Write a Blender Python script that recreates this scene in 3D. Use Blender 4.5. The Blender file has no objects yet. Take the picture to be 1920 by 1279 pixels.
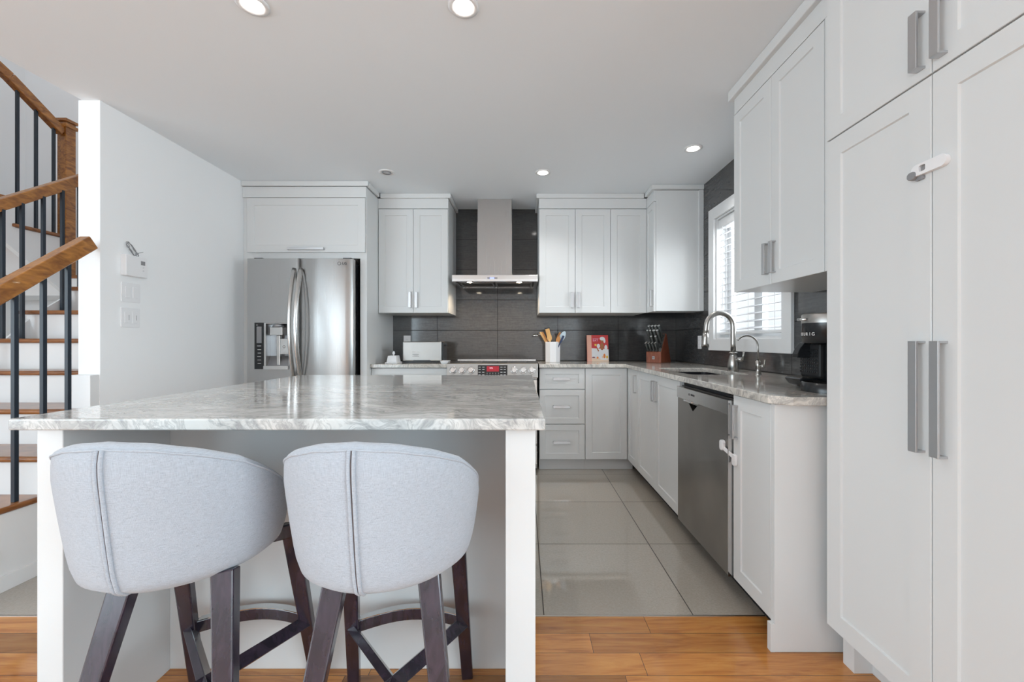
import bpy, bmesh, math, random
from mathutils import Vector, Matrix
from mathutils.geometry import tessellate_polygon
random.seed(7)
S = bpy.context.scene
C = S.collection
R = math.radians

# ---------------------------------------------------------------- camera, world, light, exposure
cd = bpy.data.cameras.new('camera'); cam = bpy.data.objects.new('camera', cd); C.objects.link(cam)
cam.location = (0, 0, 1.11); cam.rotation_euler = (R(90), 0, 0)
cd.sensor_width = 36; cd.lens = 785/1920*36; cd.shift_x = -19.5/1920; cd.shift_y = 1.5/1920
cd.clip_start = 0.02
S.camera = cam
S.view_settings.view_transform = 'Standard'; S.view_settings.look = 'None'
S.view_settings.exposure = 0.12; S.view_settings.gamma = 1; S.view_settings.use_curve_mapping = False
S.cycles.use_denoising = True
S.cycles.max_bounces = 10; S.cycles.diffuse_bounces = 9; S.cycles.glossy_bounces = 5
S.cycles.transparent_max_bounces = 12; S.cycles.sample_clamp_indirect = 6

W = bpy.data.worlds.new('sky'); S.world = W; W.use_nodes = True
wn = W.node_tree.nodes; wl = W.node_tree.links
wb = wn['Background']; wb.inputs[0].default_value = (0.86, 0.93, 1.0, 1); wb.inputs[1].default_value = 1.1

def area(name, loc, rot, sx, sy, power, col=(1, 1, 1), spread=180):
    l = bpy.data.lights.new(name, 'AREA'); l.shape = 'RECTANGLE'; l.size = sx; l.size_y = sy
    l.energy = power; l.color = col; l.spread = R(spread)
    o = bpy.data.objects.new(name, l); C.objects.link(o); o.location = loc; o.rotation_euler = rot
    return o
# daylight through the tall windows of the living area behind the camera and the kitchen window; side and stairwell lights are added fill
area('daylight_patio_window', (-4.0, -3.93, 1.3), (R(106), 0, 0), 1.8, 2.2, 50, (0.74, 0.905, 1))
area('daylight_front_window', (2.25, -3.93, 1.6), (R(102), 0, 0), 1.1, 1.2, 30, (0.74, 0.905, 1))
area('fill_left_side', (-4.90, -1.9, 1.4), (0, R(-108), 0), 2.1, 3.2, 132, (0.74, 0.905, 1))  # unseen side light, added because the room was too dim
area('fill_right_side', (2.93, -2.0, 1.4), (0, R(108), 0), 1.7, 2.6, 145, (0.74, 0.905, 1))  # unseen side light, added fill that lifts the left wall
area('daylight_kitchen_window', (2.35, 2.45, 1.75), (0, R(90), R(-8)), 1.2, 1.5, 72, (0.88, 0.955, 1))
area('fill_stairwell', (-3.7, 2.4, 4.9), (0, 0, 0), 2.0, 2.5, 17, (0.88, 0.95, 1))  # added overhead fill for the stairwell, no known opening above

# ---------------------------------------------------------------- materials
MATS = {}
def mat(name, col=(0.8, 0.8, 0.8), rough=0.5, metal=0.0, **kw):
    m = bpy.data.materials.new(name); m.use_nodes = True; MATS[name] = m
    b = m.node_tree.nodes['Principled BSDF']
    b.inputs['Base Color'].default_value = (*col, 1); b.inputs['Roughness'].default_value = rough
    b.inputs['Metallic'].default_value = metal
    for k, v in kw.items(): b.inputs[k].default_value = v
    return m
class N:
    def __init__(s, m): s.t = m.node_tree; s.b = s.t.nodes['Principled BSDF']
    def n(s, typ, **kw):
        x = s.t.nodes.new(typ)
        for k, v in kw.items():
            if k.startswith('i_'): x.inputs[k[2:].replace('_', ' ')].default_value = v
            else: setattr(x, k, v)
        return x
    def l(s, a, b): s.t.links.new(a, b)
    def val(s, x, sock):
        if isinstance(x, (int, float)): sock.default_value = x
        else: s.l(x, sock)
    def m(s, op, a, b=0.0, c=None):
        x = s.n('ShaderNodeMath', operation=op); s.val(a, x.inputs[0]); s.val(b, x.inputs[1])
        if c is not None: s.val(c, x.inputs[2])
        return x.outputs[0]
    def obj(s): return s.n('ShaderNodeTexCoord').outputs['Object']
    def xyz(s, v):
        x = s.n('ShaderNodeSeparateXYZ'); s.l(v, x.inputs[0]); return x.outputs
    def comb(s, a, b, c=0.0):
        x = s.n('ShaderNodeCombineXYZ')
        for i, q in enumerate((a, b, c)): s.val(q, x.inputs[i])
        return x.outputs[0]
    def map(s, v, sc=(1, 1, 1), loc=(0, 0, 0), rot=(0, 0, 0)):
        x = s.n('ShaderNodeMapping'); s.l(v, x.inputs[0]); x.inputs['Scale'].default_value = sc
        x.inputs['Location'].default_value = loc; x.inputs['Rotation'].default_value = rot; return x.outputs[0]
    def noise(s, v, scale=5, detail=3, dist=0, rough=.5):
        x = s.n('ShaderNodeTexNoise'); s.l(v, x.inputs['Vector']); x.inputs['Scale'].default_value = scale
        x.inputs['Detail'].default_value = detail; x.inputs['Distortion'].default_value = dist
        x.inputs['Roughness'].default_value = rough; return x.outputs['Fac']
    def ramp(s, f, *stops):
        x = s.n('ShaderNodeValToRGB'); s.l(f, x.inputs[0]); e = x.color_ramp.elements
        while len(e) < len(stops): e.new(0.5)
        for q, (p, c) in zip(e, stops): q.position = p; q.color = (*c, 1) if len(c) == 3 else c
        return x.outputs[0]
    def mix(s, f, a, b, blend='MIX'):
        x = s.n('ShaderNodeMix', data_type='RGBA', blend_type=blend); s.val(f, x.inputs[0])
        for q, i in ((a, 6), (b, 7)):
            if isinstance(q, tuple): x.inputs[i].default_value = (*q, 1)
            else: s.l(q, x.inputs[i])
        return x.outputs[2]
    def bump(s, h, strength=.2, dist=.01):
        x = s.n('ShaderNodeBump'); s.l(h, x.inputs['Height']); x.inputs['Strength'].default_value = strength
        x.inputs['Distance'].default_value = dist; s.l(x.outputs[0], s.b.inputs['Normal'])
    def col(s, c): s.l(c, s.b.inputs['Base Color'])

mat('wall_paint', (0.88, 0.885, 0.89), 0.6)
mat('ceiling_paint', (0.82, 0.86, 0.89), 0.8)  # cool tint put into the colour to cancel the warm floor bounce
mat('cabinet_white', (0.69, 0.70, 0.70), 0.32)
mat('trim_white', (0.76, 0.76, 0.76), 0.35)
mat('blind_white', (0.60, 0.60, 0.61), 0.4)
mat('plastic_white', (0.82, 0.82, 0.83), 0.35)
mat('plastic_grey', (0.25, 0.25, 0.26), 0.4)
mat('plastic_black', (0.012, 0.013, 0.015), 0.25)
mat('black_matte', (0.01, 0.01, 0.011), 0.6)
mat('ceramic_white', (0.75, 0.76, 0.78), 0.2)
mat('chrome', (0.62, 0.62, 0.62), 0.12, 1.0)
mat('nickel', (0.50, 0.485, 0.46), 0.3, 1.0)
mat('handle_metal', (0.58, 0.58, 0.59), 0.38, 1.0)
mat('mesh_metal', (0.16, 0.15, 0.14), 0.45, 1.0)
mat('black_glass', (0.012, 0.012, 0.013), 0.06)
mat('steel_soft', (.40, .39, .375), .38, 1.0)
mat('sink_black', (0.015, 0.015, 0.02), 0.35)
mat('baluster_black', (0.012, 0.020, 0.032), 0.35)
mat('display_red', (0.32, 0.01, 0.02), 0.2)
mat('ink_white', (0.75, 0.75, 0.75), 0.5)
mat('ink_dark', (0.03, 0.03, 0.035), 0.5)
mat('bread_wood', (0.72, 0.42, 0.16), 0.5)
mat('spoon_wood', (0.55, 0.24, 0.07), 0.5)
mat('knife_handle', (.055, .058, .055), .4); mat('cap_metal', (.8, .8, .8), .35, .6)
mat('handle_dull', (.45, .45, .45), .5); mat('navy', (0.02, 0.04, 0.10), 0.4)
mat('pale_blue', (0.55, 0.66, 0.72), 0.35)
mat('red_plastic', (0.5, 0.03, 0.02), 0.4)
for nm, c in (('cover_red', (0.62, 0.05, 0.05)), ('cover_pink', (0.85, 0.45, 0.34)), ('cover_white', (0.85, 0.84, 0.85)), ('cover_skin', (0.45, 0.16, 0.06)),
              ('cover_orange', (0.85, 0.25, 0.05)), ('cover_yellow', (0.85, 0.55, 0.08)), ('cover_plum', (0.2, 0.02, 0.05)), ('cover_cream', (0.85, 0.66, 0.5)),
              ('cover_lilac', (0.85, 0.55, 0.75)), ('paper', (0.8, 0.78, 0.72))):
    mat(nm, c, 0.45)
def emis(name, col, st):
    m = mat(name, col, 0.4); b = m.node_tree.nodes['Principled BSDF']
    b.inputs['Emission Color'].default_value = (*col, 1); b.inputs['Emission Strength'].default_value = st
emis('lamp_glow', (1, 0.97, 0.92), 9.0); emis('hood_glow', (1, 0.86, 0.66), 25.0); emis('led_blue', (0.25, 0.3, 1), 1.6)
emis('display_lit', (0.45, 0.01, 0.025), 0.08); emis('digit_glow', (0.9, 0.75, 0.85), 0.8)

m = mat('steel', (0.50, 0.495, 0.49), 0.24, 1.0); k = N(m)
f = k.noise(k.map(k.obj(), (140, 140, 1.2)), 3, 4); k.bump(f, 0.015, 0.002)
k.l(k.ramp(f, (0.3, (.27,)*3), (0.7, (.33,)*3)), k.b.inputs['Roughness'])
tg = k.n('ShaderNodeTangent', direction_type='RADIAL', axis='Z'); k.l(tg.outputs[0], k.b.inputs['Tangent'])
k.b.inputs['Anisotropic'].default_value = .9; k.b.inputs['Anisotropic Rotation'].default_value = .25
m = mat('steel_horizontal', (0.62, 0.61, 0.60), 0.22, 1.0); k = N(m)
f = k.noise(k.map(k.obj(), (1.2, 140, 140)), 3, 4); k.bump(f, 0.05, 0.003)
m = mat('steel_dark', (0.36, 0.34, 0.32), 0.3, 1.0); k = N(m)
f = k.noise(k.map(k.obj(), (60, 60, 0.9)), 3, 3); k.bump(f, 0.05, 0.003)
k.col(k.ramp(k.noise(k.obj(), 3, 2), (0.35, (.30, .285, .265)), (0.7, (.40, .38, .36))))

# slate-look backsplash tile, 0.606 x 0.305 stack bond with thin dark joints
def tile_mat(name, horiz, offu, offv, pu, pv, c1, c2, grout, rough, gw=0.0048, vert=2):
    m = mat(name, c1, rough); k = N(m); o = k.obj(); x = k.xyz(o)
    u = k.m('DIVIDE', k.m('SUBTRACT', x[horiz], offu), pu); v = k.m('DIVIDE', k.m('SUBTRACT', x[vert], offv), pv)
    fu = k.m('MULTIPLY', k.m('FRACT', u), pu); fv = k.m('MULTIPLY', k.m('FRACT', v), pv)
    g = k.m('MAXIMUM', k.m('LESS_THAN', fu, gw), k.m('LESS_THAN', fv, gw))
    wn_ = k.n('ShaderNodeTexWhiteNoise', noise_dimensions='2D'); k.l(k.comb(k.m('FLOOR', u), k.m('FLOOR', v)), wn_.inputs['Vector'])
    sc = [40, 40, 40]; sc[horiz] = 3 if vert == 2 else 40
    f1 = k.noise(k.map(o, tuple(sc)), 2.5, 5, 0.3, .65)
    f2 = k.noise(o, 60 if vert == 2 else 160, 3)
    base = k.ramp(k.m('ADD', k.m('MULTIPLY', f1, .7), k.m('MULTIPLY', f2, .3)), (0.35, c1), (0.65, c2))
    hsv = k.n('ShaderNodeHueSaturation'); k.l(base, hsv.inputs['Color']); k.l(k.m('ADD', k.m('MULTIPLY', wn_.outputs[0], .08), .96), hsv.inputs['Value'])
    k.col(k.mix(g, hsv.outputs[0], grout))
    k.l(k.m('ADD', k.m('MULTIPLY', g, .5), k.m('ADD', k.m('MULTIPLY', f1, .06), rough - .03)), k.b.inputs['Roughness'])
    k.l(k.m('SUBTRACT', .5, k.m('MULTIPLY', g, .45)), k.b.inputs['Specular IOR Level'])
    k.b.inputs['IOR'].default_value = 1.6 if vert == 2 else 2.1
    return m
tile_mat('backsplash_back', 0, -0.252, 0.918, 0.606, 0.305, (.052, .051, .052), (.080, .078, .077), (.018, .018, .018), 0.09)
tile_mat('backsplash_side', 1, 4.21, 0.918, 0.606, 0.305, (.052, .051, .052), (.080, .078, .077), (.018, .018, .018), 0.09)
tile_mat('floor_tile', 0, 0.085, 1.690, 0.606, 0.606, (.345, .310, .268), (.415, .377, .332), (.06, .052, .045), 0.05, 0.0045, 1)

# hardwood planks along X
m = mat('floor_wood', (0.4, 0.15, 0.04), 0.2); k = N(m); o = k.obj(); x = k.xyz(o)
P = 0.1015
yy = k.m('SUBTRACT', x[1], 1.695 - 16*P); row = k.m('FLOOR', k.m('DIVIDE', yy, P))
w1 = k.n('ShaderNodeTexWhiteNoise', noise_dimensions='1D'); k.l(row, w1.inputs['W'])
xs = k.m('ADD', x[0], k.m('MULTIPLY', w1.outputs[0], 5.3)); plank = k.m('FLOOR', k.m('DIVIDE', xs, 0.93))
w2 = k.n('ShaderNodeTexWhiteNoise', noise_dimensions='2D'); k.l(k.comb(plank, row), w2.inputs['Vector'])
tone = w2.outputs[0]
gv = k.comb(k.m('ADD', x[0], k.m('MULTIPLY', tone, 13)), k.m('MULTIPLY', x[1], 9), k.m('MULTIPLY', tone, 7))
g1 = k.noise(gv, 3.2, 6, 1.2, .6); g2 = k.noise(k.map(gv, (1, 9, 1)), 9, 3)
grain = k.m('ADD', k.m('MULTIPLY', g1, .7), k.m('MULTIPLY', g2, .3))
c = k.ramp(grain, (0.28, (.27, .080, .016)), (0.5, (.56, .225, .055)), (0.72, (.70, .34, .09)))
ht = k.n('ShaderNodeHueSaturation'); k.l(c, ht.inputs['Color']); k.l(k.ramp(tone, (0.0, (.42,)*3), (0.18, (.58,)*3), (0.4, (.84,)*3), (1, (1.08,)*3)), ht.inputs['Value'])
gap = k.m('MAXIMUM', k.m('LESS_THAN', k.m('MULTIPLY', k.m('FRACT', k.m('DIVIDE', yy, P)), P), .0018), k.m('LESS_THAN', k.m('MULTIPLY', k.m('FRACT', k.m('DIVIDE', xs, 0.93)), 0.93), .0018))
k.col(k.mix(gap, ht.outputs[0], (.05, .018, .006))); k.bump(grain, .06, .002)
k.b.inputs['Coat Weight'].default_value = .4; k.b.inputs['Coat Roughness'].default_value = .08

def stone(name, ang, stretch, base, light, vein):
    m = mat(name, base, 0.1); k = N(m); o = k.map(k.obj(), (1, 1, 1), (0, 0, 0), (0, 0, R(ang)))
    nz = k.n('ShaderNodeTexNoise'); k.l(o, nz.inputs['Vector']); nz.inputs['Scale'].default_value = 2.2; nz.inputs['Detail'].default_value = 4
    ad = k.n('ShaderNodeVectorMath', operation='MULTIPLY_ADD'); k.l(nz.outputs['Color'], ad.inputs[0]); ad.inputs[1].default_value = (.45, .45, .45); k.l(o, ad.inputs[2])
    wv = k.map(ad.outputs[0], stretch)
    a = k.noise(wv, 3.0, 8, .8, .62); b_ = k.noise(wv, 7.5, 8, 1.6, .7)
    ra = k.m('ABSOLUTE', k.m('SUBTRACT', a, .5)); rb = k.m('ABSOLUTE', k.m('SUBTRACT', b_, .5))
    base_c = k.ramp(k.noise(wv, 1.8, 6, .4), (0.3, base), (0.55, light), (0.8, base))
    v1 = k.ramp(ra, (0.0, (.55,)*3), (0.035, (.15,)*3), (0.12, (0,)*3)); v2 = k.ramp(rb, (0.0, (.5,)*3), (0.05, (0,)*3))
    c = k.mix(v1, base_c, vein); c = k.mix(v2, c, vein)
    k.col(c); k.b.inputs['Coat Weight'].default_value = .3; k.b.inputs['Coat Roughness'].default_value = .04
stone('quartzite_island', 7, (0.8, 3.2, 0.8), (.54, .535, .51), (.72, .715, .69), (.20, .20, .205))
stone('quartzite_counter', 78, (0.8, 3.2, 0.8), (.54, .505, .455), (.72, .685, .63), (.22, .21, .20))

m = mat('stair_wood', (0.2, 0.07, 0.02), 0.28); k = N(m)
g = k.noise(k.map(k.obj(), (6, 6, 30)), 1.5, 5, 1.0)
k.col(k.ramp(g, (0.3, (.14, .042, .010)), (0.7, (.32, .12, .028)))); k.b.inputs['Coat Weight'].default_value = .3
m = mat('rail_wood', (0.3, 0.12, 0.03), 0.3); k = N(m)
g = k.noise(k.map(k.obj(), (8, 2.5, 8), (0, 0, 0), (R(-38), 0, 0)), 4, 5, 1.2)
k.col(k.ramp(g, (0.3, (.17, .055, .010)), (0.7, (.46, .19, .036)))); k.b.inputs['Coat Weight'].default_value = .3
m = mat('espresso', (0.03, 0.014, 0.012), 0.25); k = N(m)
g = k.noise(k.map(k.obj(), (14, 14, 2.5)), 3, 5, .8)
k.col(k.ramp(g, (0.3, (.014, .011, .019)), (0.75, (.045, .030, .048)))); k.b.inputs['Coat Weight'].default_value = .6; k.b.inputs['Coat Roughness'].default_value = .15
m = mat('block_wood', (0.2, 0.06, 0.03), 0.35); k = N(m)
k.col(k.ramp(k.noise(k.map(k.obj(), (20, 20, 4)), 4, 4), (0.3, (.18, .05, .025)), (0.7, (.30, .09, .045))))
m = mat('linen', (0.6, 0.58, 0.55), 0.9); k = N(m); o = k.obj()
a = k.noise(k.map(o, (40, 40, 900)), 2.2, 3); b_ = k.noise(k.map(o, (800, 800, 40)), 2.2, 3)
w = k.m('ADD', k.m('MULTIPLY', a, .5), k.m('MULTIPLY', b_, .5))
k.col(k.ramp(w, (0.25, (.19, .20, .225)), (0.43, (.36, .385, .43)), (0.58, (.445, .48, .53)), (0.75, (.52, .56, .61)))); k.bump(w, .35, .002)
k.b.inputs['Sheen Weight'].default_value = .25
mat('linen_seam', (.12, .10, .10), .9)
m = mat('glass', (1, 1, 1), 0.0); t = m.node_tree; t.nodes.clear()
out = t.nodes.new('ShaderNodeOutputMaterial'); mx = t.nodes.new('ShaderNodeMixShader'); tr = t.nodes.new('ShaderNodeBsdfTransparent'); gl = t.nodes.new('ShaderNodeBsdfGlossy')
gl.inputs['Roughness'].default_value = .02; mx.inputs[0].default_value = .07
t.links.new(tr.outputs[0], mx.inputs[1]); t.links.new(gl.outputs[0], mx.inputs[2]); t.links.new(mx.outputs[0], out.inputs[0])

# ---------------------------------------------------------------- mesh helpers
ORG = {}
def V(*a): return Vector(a)
def tag(o, label=None, cat=None, group=None, kind=None):
    if label: o['label'] = label
    if cat: o['category'] = cat
    if group: o['group'] = group
    if kind: o['kind'] = kind
    return o
def thing(name, label, cat, loc, group=None, local=False, rz=0):
    o = bpy.data.objects.new(name, None); C.objects.link(o); o.location = loc; o.rotation_euler = (0, 0, rz)
    o.empty_display_size = .05
    ORG[o.name] = V(0, 0, 0) if local else V(*loc)
    return tag(o, label, cat, group)
class MB:
    def __init__(s): s.b = bmesh.new()
    def faces(s, vs, fs, smooth=False):
        q = [s.b.verts.new(v) for v in vs]
        for f in fs:
            try:
                x = s.b.faces.new([q[i] for i in f]); x.smooth = smooth
            except ValueError: pass
        return s
    def box(s, x0, x1, y0, y1, z0, z1):
        vs = [(x, y, z) for z in (z0, z1) for y in (y0, y1) for x in (x0, x1)]
        return s.faces(vs, [(0, 2, 3, 1), (4, 5, 7, 6), (0, 1, 5, 4), (2, 6, 7, 3), (0, 4, 6, 2), (1, 3, 7, 5)])
    def obox(s, p, ax, az, n, a0, a1, z0, z1, c0, c1):
        p, ax, az, n = map(Vector, (p, ax, az, n))
        vs = [p + ax*a + az*z + n*c for z in (z0, z1) for c in (c0, c1) for a in (a0, a1)]
        return s.faces(vs, [(0, 2, 3, 1), (4, 5, 7, 6), (0, 1, 5, 4), (2, 6, 7, 3), (0, 4, 6, 2), (1, 3, 7, 5)])
    def prism(s, poly, axis, d0, d1, smooth=False):
        # poly in the two remaining axes (in x,y,z order)
        def mk(p, d):
            q = list(p); q.insert(axis, d); return q
        n = len(poly); vs = [mk(p, d0) for p in poly] + [mk(p, d1) for p in poly]
        s.faces(vs, [tuple(range(n)), tuple(range(2*n-1, n-1, -1))])
        return s.faces(vs, [(i, (i+1) % n, n+(i+1) % n, n+i) for i in range(n)], smooth)
    def slab(s, outer, holes, axis, d0, d1):
        loops = [outer] + holes
        tris = tessellate_polygon([[Vector((p[0], p[1], 0)) for p in l] for l in loops])
        flat = [p for l in loops for p in l]
        def mk(p, d):
            q = list(p); q.insert(axis, d); return q
        n = len(flat); vs = [s.b.verts.new(mk(p, d0)) for p in flat] + [s.b.verts.new(mk(p, d1)) for p in flat]
        for t_ in tris:
            s.b.faces.new([vs[i] for i in t_]); s.b.faces.new([vs[i+n] for i in reversed(t_)])
        k0 = 0
        for l in loops:
            m_ = len(l)
            for i in range(m_):
                a, b = k0+i, k0+(i+1) % m_; s.b.faces.new([vs[a], vs[b], vs[b+n], vs[a+n]])
            k0 += m_
        return s
    def tube(s, pts, r, seg=12, cap=True, sx=1.0, closed=False):
        pts = [Vector(p) for p in pts]; rs = r if isinstance(r, (list, tuple)) else [r]*len(pts)
        n = len(pts); rings = []; up = None
        for i, p in enumerate(pts):
            t_ = (pts[(i+1) % n if closed else min(i+1, n-1)] - pts[(i-1) % n if closed else max(i-1, 0)]).normalized()
            if up is None:
                up = t_.orthogonal().normalized() if abs(t_.z) > .9 else t_.cross(V(0, 0, 1)).normalized()
            up = (up - t_*up.dot(t_)).normalized(); w_ = t_.cross(up)
            rings.append([s.b.verts.new(p + up*math.cos(a)*rs[i]*sx + w_*math.sin(a)*rs[i]) for a in [2*math.pi*j/seg for j in range(seg)]])
        for i in range(n if closed else n-1):
            a, b = rings[i], rings[(i+1) % n]
            for j in range(seg):
                f_ = s.b.faces.new([a[j], a[(j+1) % seg], b[(j+1) % seg], b[j]]); f_.smooth = True
        if cap and not closed:
            s.b.faces.new(rings[0]); s.b.faces.new(list(reversed(rings[-1])))
        return s
    def lathe(s, prof, c=(0, 0, 0), axis=2, seg=32, sy=1.0, ring=False):
        if ring: prof = list(prof)+[prof[0]]
        c = Vector(c); rings = []
        for r_, h in prof:
            ring = []
            for j in range(seg):
                a = 2*math.pi*j/seg; q = [r_*math.cos(a), r_*math.sin(a)*sy]; q.insert(axis, h)
                ring.append(s.b.verts.new(c + Vector(q)))
            rings.append(ring)
        for a, b in zip(rings, rings[1:]):
            for j in range(seg):
                f_ = s.b.faces.new([a[j], a[(j+1) % seg], b[(j+1) % seg], b[j]]); f_.smooth = True
        if not ring: s.b.faces.new(rings[0]); s.b.faces.new(list(reversed(rings[-1])))
        return s
    def beam(s, p0, p1, w0, h0, w1=None, h1=None, side=None):
        # tapered rectangular bar; side = direction of the width
        p0, p1 = Vector(p0), Vector(p1); t_ = (p1-p0).normalized(); w1 = w1 or w0; h1 = h1 or h0
        a = Vector(side) if side else t_.orthogonal(); a = (a - t_*a.dot(t_)).normalized(); b = t_.cross(a)
        vs = [p + a*(w*i) + b*(h*j) for p, w, h in ((p0, w0/2, h0/2), (p1, w1/2, h1/2)) for i, j in ((-1, -1), (1, -1), (1, 1), (-1, 1))]
        return s.faces(vs, [(0, 1, 2, 3), (7, 6, 5, 4), (0, 4, 5, 1), (1, 5, 6, 2), (2, 6, 7, 3), (3, 7, 4, 0)])
    def build(s, name, mt, parent=None, bevel=0, org=None, seg=2, kind=None, weld=True):
        if weld: bmesh.ops.remove_doubles(s.b, verts=s.b.verts, dist=1e-6)
        bmesh.ops.recalc_face_normals(s.b, faces=s.b.faces)
        me = bpy.data.meshes.new(name); 
        if parent is not None: off = ORG[parent.name]
        elif org is not None: off = Vector(org)
        else:
            xs = [v.co for v in s.b.verts]
            off = V((min(v.x for v in xs)+max(v.x for v in xs))/2, (min(v.y for v in xs)+max(v.y for v in xs))/2, min(v.z for v in xs))
        for v in s.b.verts: v.co -= off
        s.b.to_mesh(me); s.b.free()
        o = bpy.data.objects.new(name, me); C.objects.link(o); me.materials.append(MATS[mt])
        if parent is not None: o.parent = parent; ORG[o.name] = off
        else: o.location = off; ORG[o.name] = off
        if bevel:
            bv = o.modifiers.new('bevel', 'BEVEL'); bv.width = bevel; bv.segments = seg; bv.limit_method = 'ANGLE'; bv.angle_limit = R(40)
            bv.harden_normals = False
        if kind: o['kind'] = kind
        return o
def text(name, body, size, loc, rot, mt, parent, extrude=0.0005, align='CENTER'):
    cu = bpy.data.curves.new(name, 'FONT'); cu.body = body; cu.size = size; cu.extrude = extrude; cu.align_x = align; cu.align_y = 'CENTER'
    cu.resolution_u = 4; tmp = bpy.data.objects.new(name, cu); C.objects.link(tmp)
    me = bpy.data.meshes.new_from_object(tmp.evaluated_get(bpy.context.evaluated_depsgraph_get())); bpy.data.objects.remove(tmp)
    me.materials.clear(); me.materials.append(MATS[mt]); o = bpy.data.objects.new(name, me); C.objects.link(o); o.parent = parent
    o.location = Vector(loc) - ORG[parent.name]; o.rotation_euler = rot; ORG[o.name] = ORG[parent.name]
    return o
def arc(c, r_, a0, a1, n, f): return [f(c, r_, R(a0+(a1-a0)*i/n)) for i in range(n+1)]

AX = {'x': V(1, 0, 0), 'y': V(0, 1, 0), 'z': V(0, 0, 1)}
def shaker(name, parent, p, ax, n, w, h, th=.02, st=.057, rec=.006, mt='cabinet_white', gap=.0015):
    """one framed door; p lower corner on the carcass front, ax width direction, n outward"""
    p, ax, n = Vector(p), Vector(ax), Vector(n); z = V(0, 0, 1); mb = MB()
    a0, a1, z0, z1 = gap, w-gap, gap, h-gap
    def ring(i, zc, c): return [p+ax*(a0+i)+z*(z0+i)+n*c, p+ax*(a1-i)+z*(z0+i)+n*c, p+ax*(a1-i)+z*(z1-i)+n*c, p+ax*(a0+i)+z*(z1-i)+n*c]
    rs = [ring(0, 0, .001), ring(0, 0, th-.0015), ring(.0015, 0, th), ring(st, 0, th), ring(st+.0025, 0, th-rec)]
    vs = [v for r_ in rs for v in r_]; fs = [(0, 1, 2, 3)]
    for i in range(4):
        for j in range(4): fs.append((i*4+j, i*4+(j+1) % 4, i*4+4+(j+1) % 4, i*4+4+j))
    fs.append((16, 17, 18, 19)); mb.faces(vs, fs)
    o = mb.build(name, mt, parent); return o
def handle(parent, c, along, n, length=.142, w=.022, proj=.024, name='handle'):
    """flat bar pull centred at c on the door face"""
    c, al, n = Vector(c), Vector(along), Vector(n); sd = al.cross(n); mb = MB(); L = length/2
    mb.obox(c, al, sd, n, -L, L, -w/2, w/2, proj-.006, proj)
    for s_ in (-1, 1): mb.obox(c, al, sd, n, min(s_*L, s_*(L-.006)), max(s_*L, s_*(L-.006)), -w/2, w/2, 0, proj-.003)
    return mb.build(name, 'handle_metal', parent, .0012)

X, Y, Z = V(1, 0, 0), V(0, 1, 0), V(0, 0, 1)
WX, WY, H = 1.54, 4.21, 2.443        # right wall, back wall, ceiling height
LX = -2.33                           # left kitchen wall
# ---------------------------------------------------------------- setting
def st(name, mb, mt, bevel=0): return mb.build(name, mt, None, bevel, org=(0, 0, 0), kind='structure')
st('floor', MB().box(-5.1, 3.1, -4.0, 1.695, -.06, 0), 'floor_wood')
st('floor', MB().box(-5.1, 3.1, 1.695, WY+.1, -.06, 0), 'floor_tile')
mat('strip_metal', (.55, .52, .48), .3, 1)
st('trim_1', MB().box(-5.0, 1.0, 1.691, 1.699, 0, .0015), 'strip_metal')
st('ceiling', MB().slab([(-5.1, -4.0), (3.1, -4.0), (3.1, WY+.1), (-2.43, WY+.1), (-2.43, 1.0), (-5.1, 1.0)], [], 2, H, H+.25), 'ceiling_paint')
st('wall_back', MB().box(LX, WX+.14, WY, WY+.14, 0, H), 'backsplash_back')
WY0, WY1, WZ0, WZ1 = 2.458, 3.33, 1.132, 2.085
st('wall_right', MB().slab([(0.0, 0), (WY, 0), (WY, H), (0.0, H)], [[(WY0, WZ0), (WY1, WZ0), (WY1, WZ1), (WY0, WZ1)]], 0, WX, WX+.14), 'backsplash_side')
st('wall_right_living', MB().slab([(-4, 0), (0, 0), (0, H), (-4, H)], [[(-3.4, .4), (-.6, .4), (-.6, 2.3), (-3.4, 2.3)]], 0, 3.0, 3.1).box(WX, 3.1, -.1, 0.0, 0, H), 'wall_paint')
st('wall_left', MB().box(-2.45, LX, 2.31, WY+.14, 0, H), 'wall_paint')
st('wall_left_lower', MB().box(-2.45, LX-.003, 2.26, 2.3095, 0, .93), 'trim_white', .003)
st('wall_front', MB().slab([(-5.1, 0), (3.1, 0), (3.1, H), (-5.1, H)],
   [[(-4.95, .15), (-3.05, .15), (-3.05, 2.42), (-4.95, 2.42)], [(1.65, .95), (2.85, .95), (2.85, 2.25), (1.65, 2.25)]], 1, -4.1, -4.0), 'wall_paint')
st('wall_stair_left', MB().slab([(-4.0, 0), (WY+.1, 0), (WY+.1, 5.0), (-4.0, 5.0)], [[(-3.6, .3), (-.2, .3), (-.2, 2.4), (-3.6, 2.4)]], 0, -5.1, -5.0), 'wall_paint')
st('wall_stair_back', MB().box(-5.0, -2.45, WY, WY+.14, 0, 5.0), 'wall_paint')
st('wall_stair_upper', MB().box(-5.1, -2.43, .9, 1.0, H+.25, 5.0).box(-2.43, -2.33, 1.0, WY+.1, H+.25, 5.0), 'wall_paint')
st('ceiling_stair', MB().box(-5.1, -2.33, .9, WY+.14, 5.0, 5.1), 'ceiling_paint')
st('baseboard_left', MB().box(LX, LX+.014, 2.31, 3.48, 0, .10), 'trim_white', .002)

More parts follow.
